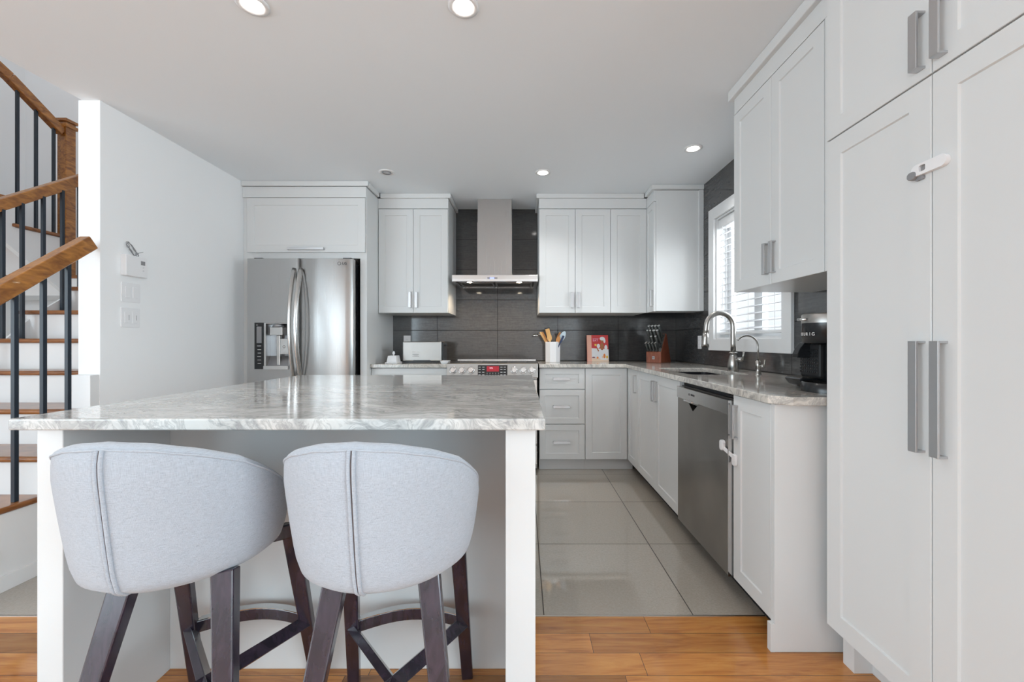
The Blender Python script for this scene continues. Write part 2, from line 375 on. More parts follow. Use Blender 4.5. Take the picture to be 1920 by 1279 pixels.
# ---------------------------------------------------------------- kitchen window with trim, sash, glass and blind
def win():
    mb = MB(); t_ = .09; x0, x1 = WX-.022, WX-.0005
    mb.slab([(WY0-t_, WZ0-t_), (WY1+t_, WZ0-t_), (WY1+t_, WZ1+t_), (WY0-t_, WZ1+t_)], [[(WY0, WZ0), (WY1, WZ0), (WY1, WZ1), (WY0, WZ1)]], 0, x0, x1)
    w = mb.build('window_1', 'trim_white', None, .003, org=(0, 0, 0), kind='structure')
    j = .012
    MB().slab([(WY0+.0005, WZ0+.0005), (WY1-.0005, WZ0+.0005), (WY1-.0005, WZ1-.0005), (WY0+.0005, WZ1-.0005)], [[(WY0+j, WZ0+j), (WY1-j, WZ0+j), (WY1-j, WZ1-j), (WY0+j, WZ1-j)]], 0, WX-.0004, WX+.15).build('window_jamb', 'trim_white', w)
    mid = (WY0+WY1)/2
    mb = MB()
    for a, b in ((WY0+j, mid), (mid, WY1-j)):
        mb.slab([(a, WZ0+j), (b, WZ0+j), (b, WZ1-j), (a, WZ1-j)], [[(a+.05, WZ0+j+.05), (b-.05, WZ0+j+.05), (b-.05, WZ1-j-.05), (a+.05, WZ1-j-.05)]], 0, WX+.09, WX+.13)
    mb.build('window_sash', 'trim_white', w, .003)
    for a, b in ((WY0+j+.05, mid-.05), (mid+.05, WY1-j-.05)):
        MB().box(WX+.108, WX+.112, a, b, WZ0+j+.05, WZ1-j-.05).build('window_pane', 'glass', w)
win()
b = thing('window_blind', 'white horizontal slat blind lowered over the kitchen window', 'blind', (WX+.05, (WY0+WY1)/2, WZ0+.03))
MB().box(WX+.012, WX+.075, WY0+.016, WY1-.016, WZ1-.085, WZ1-.016).build('headrail', 'trim_white', b, .004)
mb = MB(); zz = WZ0+.075
while zz < WZ1-.10:
    a = R(17)
    mb.obox((WX+.045, 0, zz), Y, V(0, 0, 1), V(1, 0, 0), WY0+.018, WY1-.018, 0, .0001, 0, .0001) if False else None
    d = V(math.cos(a), 0, math.sin(a)); n = V(-math.sin(a), 0, math.cos(a))
    mb.obox((WX+.045, 0, zz), Y, n, d, WY0+.018, WY1-.018, -.0015, .0015, -.024, .024)
    zz += .050
mb.build('slats', 'blind_white', b)
MB().box(WX+.02, WX+.07, WY0+.018, WY1-.018, WZ0+.034, WZ0+.052).build('bottom_rail', 'trim_white', b, .003)
mb = MB()
for yy_ in (WY0+.13, (WY0+WY1)/2, WY1-.13): mb.box(WX+.019, WX+.0205, yy_-.002, yy_+.002, WZ0+.05, WZ1-.09)
mb.build('ladder_cord', 'trim_white', b)
for yy_, zt in ((WY1-.085, 1.40), (WY1-.089, 1.32)):
    MB().tube([(WX+.010, yy_, WZ1-.08), (WX+.010, yy_, zt)], .0012, 6).lathe([(.002, zt), (.003, zt-.004), (.006, zt-.028), (.005, zt-.032)], (WX+.010, yy_, 0), 2, 12).build('pull_cord', 'plastic_white', b)

# ---------------------------------------------------------------- ceiling downlights
def downlight(x, y, on, label):
    o = thing('ceiling_light', label, 'ceiling light', (x, y, H), 'recessed ceiling lights')
    zb = H
    MB().lathe([(.060, zb-.0003), (.061, zb-.004), (.050, zb-.008), (.040, zb-.006), (.036, zb-.0005)], (x, y, 0), 2, 40).build('trim_ring', 'trim_white', o)
    MB().lathe([(.034, zb-.001), (.034, zb-.0085), (.030, zb-.0105)], (x, y, 0), 2, 32).build('bulb', 'lamp_glow' if on else 'plastic_grey', o)
    if on:
        l = bpy.data.lights.new('downlight_lamp', 'SPOT'); l.energy = 19 if y > 0 else 14; l.spot_size = R(120); l.spot_blend = .9; l.shadow_soft_size = .035; l.color = (1, .985, .965)
        lo = bpy.data.objects.new('downlight_lamp', l); C.objects.link(lo); lo.parent = o; lo.location = (0, 0, -.03)
for a in ((-1.066, 1.652, 1, 'lit recessed downlight in the ceiling above the left bar stool side, nearest the stairs'), (-.234, 1.662, 1, 'lit recessed downlight over the island, at the top centre of the photo'),
          (1.194-.02, 2.88, 1, 'lit recessed downlight in the ceiling nearest the kitchen window'), (.161, 3.288, 1, 'lit recessed downlight just right of the range hood chimney'),
          (-1.066, 3.288, 0, 'unlit recessed downlight above the gap between fridge and left wall cabinet')):
    downlight(*a)

for a in ((-2.6, -.6), (-1.0, -.9), (.6, -.9), (-2.6, -2.4), (-1.0, -2.4), (.6, -2.4)):  # unseen spots behind the camera, added as extra fill light
    downlight(a[0], a[1], 1, 'added unseen fill downlight in the ceiling behind the viewpoint')
# ---------------------------------------------------------------- cabinets
CW = 'cabinet_white'
def crown(parent, pts, z0=2.402, z1=H-.001, th=.022):
    """crown moulding of stacked strips along a list of (x0,x1,y0,y1) boxes"""
    mb = MB()
    for x0, x1, y0, y1 in pts: mb.box(x0, x1, y0, y1, z0, z1)
    return mb.build('crown_moulding', CW, parent, .004)

# fridge surround with cabinet above
o = thing('fridge_cabinet', 'white tall surround with flip-up cabinet door above the steel fridge', 'cabinet', (-1.82, 3.85, 0))
mb = MB(); mb.box(LX+.001, -2.26, 3.50, WY-.001, 0, 2.40); mb.box(-1.355, -1.300, 3.50, WY-.001, 0, 2.40); mb.box(-2.26, -1.355, 3.50, WY-.001, 1.806, 2.40)
mb.box(LX+.001, -1.300, 3.4815, 3.50, 2.311, 2.401); mb.build('carcass', CW, o, .0015)
d = shaker('door', o, (-2.292, 3.50, 1.853), X, -Y, .985, .455, st=.06)
handle(d, (-1.795, 3.48, 1.882), X, -Y, .30, .02)
crown(o, [(LX+.002, -1.278, 3.462, 3.481), (-1.3, -1.278, 3.50, 3.745)])
# wall cabinets on the back wall
def wallcab(label, x0, x1, seams, handles, crowns, yf=3.79, z0=1.372, z1=2.31, fixed=()):
    o = thing('wall_cabinet', label, 'cabinet', ((x0+x1)/2, WY-.2, z0))
    MB().box(x0, x1, yf+.001, WY-.0005, z0, 2.401).box(x0, min(x1, 1.117), yf-.0185, yf+.001, z1+.001, 2.401).build('carcass', CW, o, .001)
    for a, b in zip(seams, seams[1:]):
        nm = 'panel' if (a, b) in fixed else 'door'
        d = shaker(nm, o, (a, yf, z0-.003), X, -Y, b-a, z1-z0)
        for hx in handles:
            if a < hx < b: handle(d, (hx, yf-.02, z0+.115), Z, -Y)
    crown(o, crowns); return o
wallcab('white two-door wall cabinet between the fridge surround and the range hood', -1.2985, -.668, (-1.297, -.983, -.670), (-1.012, -.954),
        [(-1.277, -.645, 3.756, 3.79), (-.668, -.645, 3.79, WY-.001)])
wallcab('white wall cabinet with two doors and a plain corner panel right of the range hood', .150, 1.118, (.152, .476, .794, 1.118), (.447, .505),
        [(.128, 1.095, 3.756, 3.79), (.128, .150, 3.79, WY-.001)], fixed=((.794, 1.118),))
# corner wall cabinet facing the aisle
o = thing('wall_cabinet', 'white corner wall cabinet whose side panel stands left of the window', 'cabinet', (1.33, 3.7, 1.37))
MB().box(1.1385, WX-.001, 3.565, 3.789, 1.372, 2.401).box(1.1192, 1.1385, 3.566, 3.789, 2.310, 2.401).build('carcass', CW, o, .001)
MB().box(1.50, WX-.001, 3.553, 3.565, 1.372, 2.40).build('end_strip', CW, o, .001)
d = shaker('door', o, (1.1385, 3.5665, 1.369), Y, -X, .22, .938, st=.05)
handle(d, (1.1185, 3.595, 1.485), Z, -X)
crown(o, [(1.096, 1.1385, 3.540, 3.748), (1.1385, WX-.001, 3.540, 3.565)])
# near wall cabinet on the right wall
o = thing('wall_cabinet', 'white two-door wall cabinet hanging over the coffee maker beside the pantry', 'cabinet', (1.33, 1.85, 1.37))
MB().box(1.1405, WX-.001, 1.453, 2.218, 1.372, 2.401).box(1.122, 1.1405, 1.453, 2.218, 2.310, 2.391).box(1.122, 1.1405, 1.453, 1.5535, 1.372, 2.31).build('carcass', CW, o, .001)
for a, hy in ((1.555, 1.861), (1.887, 1.913)):
    d = shaker('door', o, (1.1405, a, 1.369), Y, -X, .332, .938)
    handle(d, (1.1205, hy, 1.488), Z, -X)
crown(o, [(1.098, 1.1405, 1.453, 2.24), (1.1405, WX-.001, 2.218, 2.24)], 2.390)
# pantry
o = thing('pantry_cabinet', 'white floor to ceiling pantry with two tall doors and two upper doors', 'pantry', (1.3, 1.0, 0))
PXF = 1.072
MB().box(PXF, WX-.001, .66, 1.449, .13, H-.001).build('carcass', CW, o, .0015)
MB().box(1.109, 1.19, 1.40, 1.448, 0, .13).box(1.17, WX-.01, .66, 1.40, 0, .13).build('toe_kick', CW, o, .001)
for a, hy, w_ in ((.696, 1.046, .380), (1.076, 1.104, .373)):
    d = shaker('door', o, (PXF, a, .135), Y, -X, w_, 1.663, st=.062, mt=CW)
    handle(d, (PXF-.02, hy, .966), Z, -X, .292, .024, .026)
    d = shaker('door', o, (PXF, a, 1.800), Y, -X, w_, .60, st=.062)
    handle(d, (PXF-.02, hy, 1.900), Z, -X, .150, .024, .026)
# child latch across the pantry doors
o = thing('child_latch', 'pale grey child safety latch bridging the two tall pantry doors', 'latch', (PXF-.02, 1.075, 1.565))
lz = 1.562; xf = PXF-.0205
def rr(cx, cz, w_, h_, r_, n=6):
    pts = []
    for sx, sz, a0 in ((1, 1, 0), (-1, 1, 90), (-1, -1, 180), (1, -1, 270)):
        for i in range(n+1):
            a = R(a0+90*i/n); pts.append((cx+sx*(w_/2-r_)+r_*math.cos(a), cz+sz*(h_/2-r_)+r_*math.sin(a)))
    return pts
MB().slab(rr(1.074, lz, .094, .030, .014), [rr(1.090, lz+.001, .018, .016, .004)], 0, xf-.012, xf).build('strap', 'plastic_white', o, .002)
MB().box(xf-.006, xf, 1.082, 1.098, lz-.006, lz+.008).build('button', 'plastic_grey', o, .001)
MB().prism(rr(1.118, lz-.010, .024, .020, .009), 0, xf-.015, xf).prism(rr(1.104, lz-.020, .024, .012, .005), 0, xf-.006, xf).build('clip', 'plastic_grey', o, .001)

# base cabinets
BZ0, BZ1 = .10, .886
FY, FX = 3.60, .904       # front planes of doors
def base_box(o, x0, x1, y0, y1, toe):
    MB().box(x0, x1, y0, y1, BZ0, BZ1).build('carcass', CW, o, .001)
    MB().box(*toe, 0, BZ0).build('toe_kick', 'kick' if toe[0] < .9 else 'black_matte', o)
mat('kick', (.62, .62, .62), .4)
o = thing('base_cabinet', 'white base cabinet under the toaster, left of the range', 'cabinet', (-.97, 3.9, 0))
base_box(o, -1.2995, -.640, FY+.021, WY-.001, (-1.2995, -.640, FY+.06, FY+.08))
shaker('drawer', o, (-1.2985, FY+.02, .70), X, -Y, .657, .184, st=.05)
for q in (-1.2985, -.969): shaker('door', o, (q, FY+.02, .10), X, -Y, .3285, .597)
o = thing('drawer_cabinet', 'white base cabinet with three handled drawers right of the range', 'cabinet', (.34, 3.9, 0))
base_box(o, .1455, .538, FY+.021, WY-.001, (.1455, .538, FY+.05, FY+.07))
for z0, z1, hz in ((.702, .884, .793), (.402, .699, .553), (.098, .399, .247)):
    d = shaker('drawer', o, (.146, FY+.02, z0), X, -Y, .392, z1-z0, st=.05); handle(d, (.334, FY, hz), X, -Y, .142)
o = thing('base_cabinet', 'white single plain door corner base cabinet beside the three drawers', 'cabinet', (.72, 3.9, 0))
base_box(o, .539, .9235, FY+.021, WY-.001, (.539, .96, FY+.05, FY+.07))
shaker('door', o, (.540, FY+.02, .098), X, -Y, .362, .786)
def basex(label, y0, y1, doors, name='base_cabinet'):
    o = thing(name, label, 'cabinet', ((FX+WX)/2, (y0+y1)/2, 0))
    base_box(o, FX+.021, WX-.001, y0, y1, (.985, 1.005, y0, y1))
    for a, b, hy in doors:
        d = shaker('door', o, (FX+.02, a, .098), Y, -X, b-a, .786)
        if hy: handle(d, (FX, hy, .772), Z, -X)
    return o
basex('white narrow base cabinet door at the far end of the sink run', 3.285, FY+.018, ((3.285, FY-.002, 3.335),))
sinkcab = basex('white two-door sink base cabinet under the black sink', 2.405, 3.283, ((2.407, 2.845, 2.815), (2.845, 3.283, 2.875)))
basex('white narrow base cabinet between the dishwasher and the end panel', 1.521, 1.797, ((1.523, 1.795, 1.765),))
MB().box(.902, WX-.001, 1.497, 1.519, .0, .886).box(.888, .902, 1.497, 1.519, 0, .10).build('end_panel', CW, None, .001)
tag(bpy.data.objects['end_panel'], 'white flat end panel closing the sink run below the coffee maker', 'end panel')

# countertops
mb = MB(); mb.box(-1.2985, -.642, 3.572, WY-.001, .888, .918)
o = mb.build('countertop', 'quartzite_counter', None, .003, org=(0, 0, .0)); tag(o, 'short grey veined stone countertop under the toaster', 'countertop')
CX = .882
outer = [(.142, WY-.001), (.142, 3.572), (CX, 3.572), (CX, 1.505), (CX+.055, 1.451), (WX-.001, 1.451), (WX-.001, WY-.001)]
SX0, SX1, SY0, SY1 = .985, 1.345, 2.45, 3.07
hole = rr((SX0+SX1)/2, (SY0+SY1)/2, SX1-SX0, SY1-SY0, .05)
o = MB().slab(outer, [hole], 2, .888, .918).build('countertop', 'quartzite_counter', None, .003, org=(0, 0, 0))
tag(o, 'L-shaped grey veined stone countertop running from the range round to the sink', 'countertop')
# sink bowl
o = thing('kitchen_sink', 'black undermount sink bowl set in the right counter', 'sink', ((SX0+SX1)/2, (SY0+SY1)/2, .68))
def offs(l, d, c=((SX0+SX1)/2, (SY0+SY1)/2), w_=SX1-SX0, h_=SY1-SY0): return rr(c[0], c[1], w_+2*d, h_+2*d, max(.05+d, .01))
mb = MB(); n_ = len(hole)
rings = [(.012, .887), (.012, .700), (-.012, .685)]; vs = []
for d_, z_ in rings: vs += [(p[0], p[1], z_) for p in offs(hole, d_)]
for d_, z_ in ((-.012, .675), (.022, .675), (.022, .887)): vs += [(p[0], p[1], z_) for p in offs(hole, d_)]
fs = []
for k_ in range(5):
    for i in range(n_): fs.append((k_*n_+i, k_*n_+(i+1) % n_, (k_+1)*n_+(i+1) % n_, (k_+1)*n_+i))
for i in range(n_): fs.append((5*n_+i, 5*n_+(i+1) % n_, (i+1) % n_, i))
fs.append(tuple(range(2*n_, 3*n_))); mb.faces(vs, fs); mb.build('bowl', 'sink_black', o)
MB().lathe([(.042, .6855), (.042, .689), (.02, .687)], ((SX0+SX1)/2, (SY0+SY1)/2, 0), 2, 24).build('drain', 'chrome', o)
# bevel-free carve: sink base carcass is open inside
bpy.data.objects.remove([c for c in sinkcab.children if c.name.startswith('carcass')][0])
mb = MB(); mb.box(FX+.021, WX-.001, 2.405, 2.421, .10, .886).box(FX+.021, WX-.001, 3.267, 3.283, .10, .886).box(FX+.021, WX-.001, 2.421, 3.267, .10, .116).box(FX+.021, FX+.037, 2.421, 3.267, .116, .886)
mb.build('carcass', CW, sinkcab)

# ---------------------------------------------------------------- faucets
def fpt(c, r_, a): return (c[0]+r_*math.cos(a), c[1], c[2]+r_*math.sin(a))
o = thing('kitchen_faucet', 'large brushed steel gooseneck pull-down faucet behind the black sink', 'faucet', (1.39, 2.76, .918))
fx, fy = 1.39, 2.76
MB().lathe([(.030, .9185), (.031, .924), (.034, .945), (.034, .968), (.030, .992), (.022, 1.018), (.019, 1.03), (.025, 1.032), (.025, 1.040), (.018, 1.044)], (fx, fy, 0), 2, 32).build('base', 'nickel', o)
pts = [(fx, fy, 1.036), (fx, fy, 1.10), (fx, fy, 1.205)] + [fpt((fx-.088, fy, 1.212), .088, R(a)) for a in range(0, 181, 12)] + [(fx-.178, fy, 1.19), (fx-.181, fy, 1.165)]
MB().tube(pts, .0165, 20).build('spout', 'nickel', o)
MB().tube([(fx-.180, fy, 1.168), (fx-.182, fy, 1.14), (fx-.184, fy, 1.10), (fx-.186, fy, 1.072)], [.0185, .0195, .023, .0245], 24).build('spray_head', 'nickel', o)
MB().tube([(fx+.01, fy-.02, .995), (fx+.02, fy-.035, .995), (fx+.032, fy-.055, .995)], .013, 14).tube([(fx+.030, fy-.052, .99), (fx+.036, fy-.058, 1.02), (fx+.037, fy-.060, 1.045)], [.007, .006, .006], 10).build('lever', 'nickel', o)
o = thing('filter_faucet', 'small slim steel water filter tap nearer the coffee maker', 'faucet', (1.385, 2.46, .918))
fx, fy = 1.385, 2.46
MB().lathe([(.017, .9185), (.017, .924), (.012, .928), (.012, .955), (.015, .960), (.015, .995), (.008, 1.0)], (fx, fy, 0), 2, 24).build('base', 'nickel', o)
MB().tube([(fx, fy, .995), (fx, fy, 1.075)] + [fpt((fx-.066, fy, 1.08), .066, R(a)) for a in range(0, 151, 12)], .0048, 12).build('spout', 'nickel', o)
MB().tube([(fx+.006, fy-.01, .968), (fx+.02, fy-.030, .968)], .009, 12).tube([(fx+.019, fy-.028, .965), (fx+.022, fy-.032, 1.005)], .004, 8).build('lever', 'nickel', o)

# ---------------------------------------------------------------- dishwasher
o = thing('dishwasher', 'built-in stainless steel dishwasher in the right cabinet run', 'dishwasher', (1.2, 2.1, 0))
DX = .886; y0, y1 = 1.802, 2.400
MB().box(DX+.03, WX-.02, y0, y1, .10, .862).build('body', 'mesh_metal', o)
MB().box(DX+.04, DX+.06, y0+.004, y1-.004, .863, .884).build('top_gap', 'black_matte', o)
ym = 2.19
band = [(y0, .795), (ym-.09, .795), (ym-.075, .79), (ym+.10, .79), (ym+.115, .795), (y1, .795), (y1, .858), (y0, .858)]
MB().prism(band, 0, DX, DX+.03).build('control_panel', 'steel_horizontal', o, .002)
MB().slab([(y0, .098), (y1, .098), (y1, .794), (ym+.115, .794), (ym+.10, .789), (ym-.075, .789), (ym-.09, .794), (y0, .794)], [[(ym-.055, .782), (ym+.055, .782), (ym, .745)]], 0, DX+.005, DX+.03).build('door', 'steel_dark', o, .0015)
MB().prism([(ym-.055, .782), (ym+.055, .782), (ym, .745)], 0, DX+.0275, DX+.0295).build('pocket_handle', 'black_glass', o)
MB().box(DX-.006, DX+.003, ym-.005, ym+.10, .787, .795).build('grip_lip', 'chrome', o, .001)
MB().box(DX-.001, DX+.029, y0-.0008, y0+.003, .10, .85).build('edge_trim', 'chrome', o)
MB().box(DX+.10, DX+.12, y0, y1, 0, .097).build('toe_kick', 'black_matte', o)
text('logo_text', 'BOSCH', .014, (DX-.0006, ym-.01, .830), (R(90), 0, R(-90)), 'ink_dark', o)
MB().lathe([(.006, 0), (.006, .001), (.0045, .001), (.0045, 0)], (DX-.001, ym+.035, .830), 0, 20, ring=True).build('logo_mark', 'ink_dark', o)
o = thing('child_latch', 'white child safety latch between dishwasher and narrow base door', 'latch', (DX-.005, 1.80, .64))
MB().prism(rr(1.847, .655, .030, .046, .013), 0, DX-.012, DX+.0045).build('pad', 'plastic_white', o, .003)
MB().beam((DX-.004, 1.838, .645), (FX-.006, 1.768, .618), .018, .004, side=(0, 0, 1)).build('strap', 'plastic_white', o, .001)
MB().prism(rr(1.772, .610, .034, .050, .014), 0, FX-.012, FX-.0005).build('pad', 'plastic_white', o, .003)

# ---------------------------------------------------------------- fridge
FR0, FR1, FS = -2.218, -1.372, -1.808
o = thing('refrigerator', 'stainless steel french-door refrigerator with water dispenser in the left door', 'refrigerator', (-1.79, 3.8, 0))
MB().box(FR0+.015, FR1-.005, 3.475, 4.15, .02, 1.76).build('body', 'plastic_black', o, .004)
def fdoor(x0, x1, holes=None, nm='door'):
    # gently bowed front made of vertical facets
    mb = MB(); n = 14; z0, z1 = .74, 1.782; xm = (x0+x1)/2; hw = (x1-x0)/2
    prof = []
    for i in range(n+1):
        t_ = -1+2*i/n; e = max(0, abs(t_)-.93)/.07
        prof.append((xm+hw*t_, 3.388 - .014*(1-t_*t_) + .010*e*e))
    poly = prof + [(x1, 3.472), (x0, 3.472)]
    mb.prism(poly, 2, z0, z1, True); return mb.build(nm, 'steel', o, .002)
dR = fdoor(FS+.0025, FR1)
# left door with dispenser opening
DZ0, DZ1, DA, DB = .895, 1.262, -2.078, -1.878
mb = MB(); yF = 3.374
mb.slab([(FR0, .74), (FS-.0025, .74), (FS-.0025, 1.782), (FR0, 1.782)], [[(DA, DZ0), (DB, DZ0), (DB, DZ1), (DA, DZ1)]], 1, yF, yF+.02)
mb.box(FR0, DA, yF+.02, 3.472, .74, 1.782).box(DB, FS-.0025, yF+.02, 3.472, .74, 1.782).box(DA, DB, yF+.02, 3.472, .74, DZ0-.0).box(DA, DB, yF+.02, 3.472, DZ1, 1.782).box(DA, DB, 3.455, 3.472, DZ0, DZ1)
dL = mb.build('door', 'steel', o, .003)
MB().box(-2.158, DA-.006, yF-.003, yF, DZ0-.005, DZ1+.002).build('control_panel', 'plastic_black', dL, .001)
for i, zz in enumerate((1.075, 1.045, 1.018, .990, .962, .934)):
    MB().box(-2.135+(i % 3)*.002, -2.104, yF-.0038, yF-.003, zz, zz+.003).build('button_label', 'ink_white', dL)
MB().box(-2.140, -2.100, yF-.0038, yF-.003, 1.10, 1.232).build('display', 'plastic_grey', dL)
text('logo_text', 'LG', .010, (-2.136, yF-.004, 1.245), (R(90), 0, 0), 'ink_white', dL)
MB().slab([(DA, DZ0), (DB, DZ0), (DB, DZ1), (DA, DZ1)], [[(DA+.012, DZ0+.012), (DB-.004, DZ0+.012), (DB-.004, DZ1-.006), (DA+.012, DZ1-.006)]], 1, yF-.004, 3.45).build('dispenser_frame', 'steel_horizontal', dL, .001)
mat('dispenser_grey', (.30, .30, .31), .3, .6)
MB().prism([(yF+.01, DZ0+.012), (yF+.02, DZ0+.012), (3.452, DZ0+.10), (3.452, DZ1-.01), (3.44, DZ1-.01), (3.44, DZ0+.10)], 0, DA+.012, DB-.004).build('recess_wall', 'dispenser_grey', dL)
MB().box(-2.028, -1.928, yF-.012, yF+.05, 1.165, 1.228).build('nozzle_block', 'steel_horizontal', dL, .002)
MB().tube([(-1.978, yF+.02, 1.228), (-1.978, yF+.02, 1.258)], [.045, .030], 24).build('nozzle_cap', 'dispenser_grey', dL)
MB().box(-1.995, -1.965, yF+.02, yF+.045, .912, 1.165).build('ice_lever', 'steel_horizontal', dL, .006)
MB().box(-1.962, -1.884, yF+.015, yF+.03, 1.01, 1.135).build('water_paddle', 'steel_horizontal', dL, .002)
MB().lathe([(.010, 0), (.010, .001), (.008, .001), (.008, 0)], (-1.93, yF+.013, 1.07), 1, 16, ring=True).build('paddle_mark', 'ink_dark', dL)
MB().box(DA+.002, DB, yF-.022, yF+.02, DZ0-.008, DZ0+.022).build('drip_tray', 'steel_horizontal', dL, .002)
def fhandle(door, xa, bow):
    pts = []; n = 20
    for i in range(n+1):
        t_ = i/n; s_ = math.sin(math.pi*t_)**.8 if 0 < t_ < 1 else 0
        pts.append((xa+bow*s_, 3.372-.085*s_, .80+(1.70-.80)*t_))
    mb = MB(); q = [Vector(p) for p in pts]
    for a, b in zip(q, q[1:]): pass
    mb.tube(pts, .011, 12, True, 1.6); return mb.build('handle', 'steel_horizontal', door)
fhandle(dL, FS-.028, .006); fhandle(dR, FS+.028, -.002)
for x_ in (FR0+.06, FR1-.06): MB().box(x_-.035, x_+.035, 3.42, 3.52, 1.783, 1.797).build('hinge_cover', 'plastic_black', o, .003)
MB().box(FR0, FR1, 3.38, 3.472, .06, .732).build('freezer_drawer', 'steel', o, .006)
MB().tube([(FR0+.10, 3.385, .66), (FR0+.10, 3.33, .665), (FR1-.10, 3.33, .665), (FR1-.10, 3.385, .66)], .011, 10).build('freezer_handle', 'steel_horizontal', o)
text('logo_text', 'LG', .030, (-1.435, 3.3775, 1.742), (R(90), 0, 0), 'ink_dark', dR)
MB().lathe([(.014, 0), (.014, .001), (.0115, .001), (.0115, 0)], (-1.478, 3.3765, 1.742), 1, 24, ring=True).build('logo_mark', 'ink_dark', dR)

# ---------------------------------------------------------------- range
RX0, RX1, RY = -.6365, .1275, 3.535
o = thing('range', 'stainless steel slide-in range with six knobs and red clock display', 'range', ((RX0+RX1)/2, 3.85, 0))
MB().box(RX0+.002, RX1-.002, RY+.04, WY-.02, .03, .905).build('body', 'steel_dark', o, .002)
MB().box(RX0-.008, RX1+.008, RY+.055, WY-.055, .919, .929).build('cooktop', 'black_glass', o, .002)
MB().box(RX0-.006, RX1+.006, WY-.075, WY-.018, .919, .939).build('rear_vent', 'steel_horizontal', o, .003)
for bx, by, br in ((-.46, 3.75, .10), (-.05, 3.75, .085), (-.46, 4.0, .075), (-.05, 4.0, .09)):
    MB().lathe([(br, .9292), (br, .9296), (br-.002, .9296), (br-.002, .9292)], (bx, by, 0), 2, 40, ring=True).build('burner_ring', 'plastic_grey', o)
sl = math.atan2(.02, .105)
MB().prism([(RY-.006, .806), (RY+.016, .924), (RY+.056, .929), (RY+.056, .806)], 0, RX0-.004, RX1+.004).build('control_panel', 'steel_soft', o, .003)
def pf(z): return RY-.006+(z-.806)*.022/.118     # front of the sloped panel
nrm = V(0, -.983, .183)
for kx in (-.586, -.51, -.435, -.069, .007, .081):
    c_ = V(kx, pf(.868), .868)
    kn = MB(); kn.tube([c_, c_+nrm*.004, c_+nrm*.005], [.031, .031, .027], 28); kn.tube([c_+nrm*.004, c_+nrm*.026, c_+nrm*.030], [.024, .023, .019], 28)
    kb = kn.build('knob', 'chrome', o)
    MB().obox(c_, X, V(0, .183, .983), nrm, -.0045, .0045, -.021, .021, .029, .036).build('knob_grip', 'steel_horizontal', kb, .001)
up_ = V(0, .183, .983)
c_ = V(-.252, pf(.866), .866)
MB().obox(c_, X, up_, nrm, -.125, .125, -.045, .047, 0, .002).build('touch_panel', 'plastic_black', o, .0005)
MB().obox(c_, X, up_, nrm, -.050, .054, -.008, .038, .002, .0028).build('clock_display', 'display_lit', o)
text('clock_digits', '8:16', .016, c_+X*(-.012)+up_*.022+nrm*.003, (R(90)-sl*.98, 0, 0), 'digit_glow', o, .0003)
mb = MB()
for px_ in (-.110, -.078, .075, .103):
    for pz in (-.036, -.014, .010, .030): mb.obox(c_, X, up_, nrm, px_-.009, px_+.009, pz-.002, pz+.002, .002, .0025)
for px_ in (-.046, -.022, .002, .026, .050):
    for pz in (-.022, -.038): mb.obox(c_, X, up_, nrm, px_-.003, px_+.003, pz-.002, pz+.002, .002, .0025)
mb.build('button_labels', 'ink_white', o)
od = MB().box(RX0+.002, RX1-.002, RY+.002, RY+.039, .245, .790).build('oven_door', 'steel_horizontal', o, .004)
MB().box(RX0+.10, RX1-.10, RY, RY+.003, .34, .66).build('oven_glass', 'black_glass', od)
MB().tube([(RX0+.05, RY-.045, .745), (RX1-.05, RY-.045, .745)], .012, 14).box(RX0+.05, RX0+.075, RY-.045, RY+.003, .735, .757).box(RX1-.075, RX1-.05, RY-.045, RY+.003, .735, .757).build('oven_handle', 'steel_horizontal', od)
MB().box(RX0+.002, RX1-.002, RY+.006, RY+.039, .07, .232).build('warming_drawer', 'steel_horizontal', o, .004)
MB().box(RX0+.02, RX1-.02, RY+.06, RY+.08, 0, .065).build('toe_kick', 'black_matte', o)

# ---------------------------------------------------------------- range hood
HX0, HX1, HY = -.625, .137, 3.715
HC = -.2585
o = thing('range_hood', 'stainless steel chimney range hood above the cooktop', 'range hood', (HC, 3.96, 1.645))
MB().box(HC-.1615, HC+.1615, 3.90, WY-.001, 1.705, 2.225).box(HC-.159, HC+.159, 3.903, WY-.001, 2.225, H-.001).build('chimney', 'steel', o, .0015)
mb = MB(); mb.slab([(HX0, HY), (HX1, HY), (HX1, WY-.001), (HX0, WY-.001)], [[(HX0+.03, HY+.03), (HX1-.03, HY+.03), (HX1-.03, WY-.03), (HX0+.03, WY-.03)]], 2, 1.645, 1.668)
mb.box(HX0, HX1, HY, WY-.001, 1.668, 1.704); mb.build('canopy', 'steel_horizontal', o, .0015)
MB().box(HX0+.031, HX1-.031, HY+.031, WY-.031, 1.658, 1.6675).build('underside', 'mesh_metal', o)
for a, b in ((HX0+.05, HC-.012), (HC+.012, HX1-.05)):
    f_ = MB().slab([(a, HY+.13), (b, HY+.13), (b, WY-.05), (a, WY-.05)], [[(a+.012, HY+.142), (b-.012, HY+.142), (b-.012, WY-.062), (a+.012, WY-.062)]], 2, 1.648, 1.6575).build('filter', 'steel_horizontal', o)
    MB().box(a+.012, b-.012, HY+.142, WY-.062, 1.653, 1.6575).build('filter_mesh', 'mesh_metal', f_)
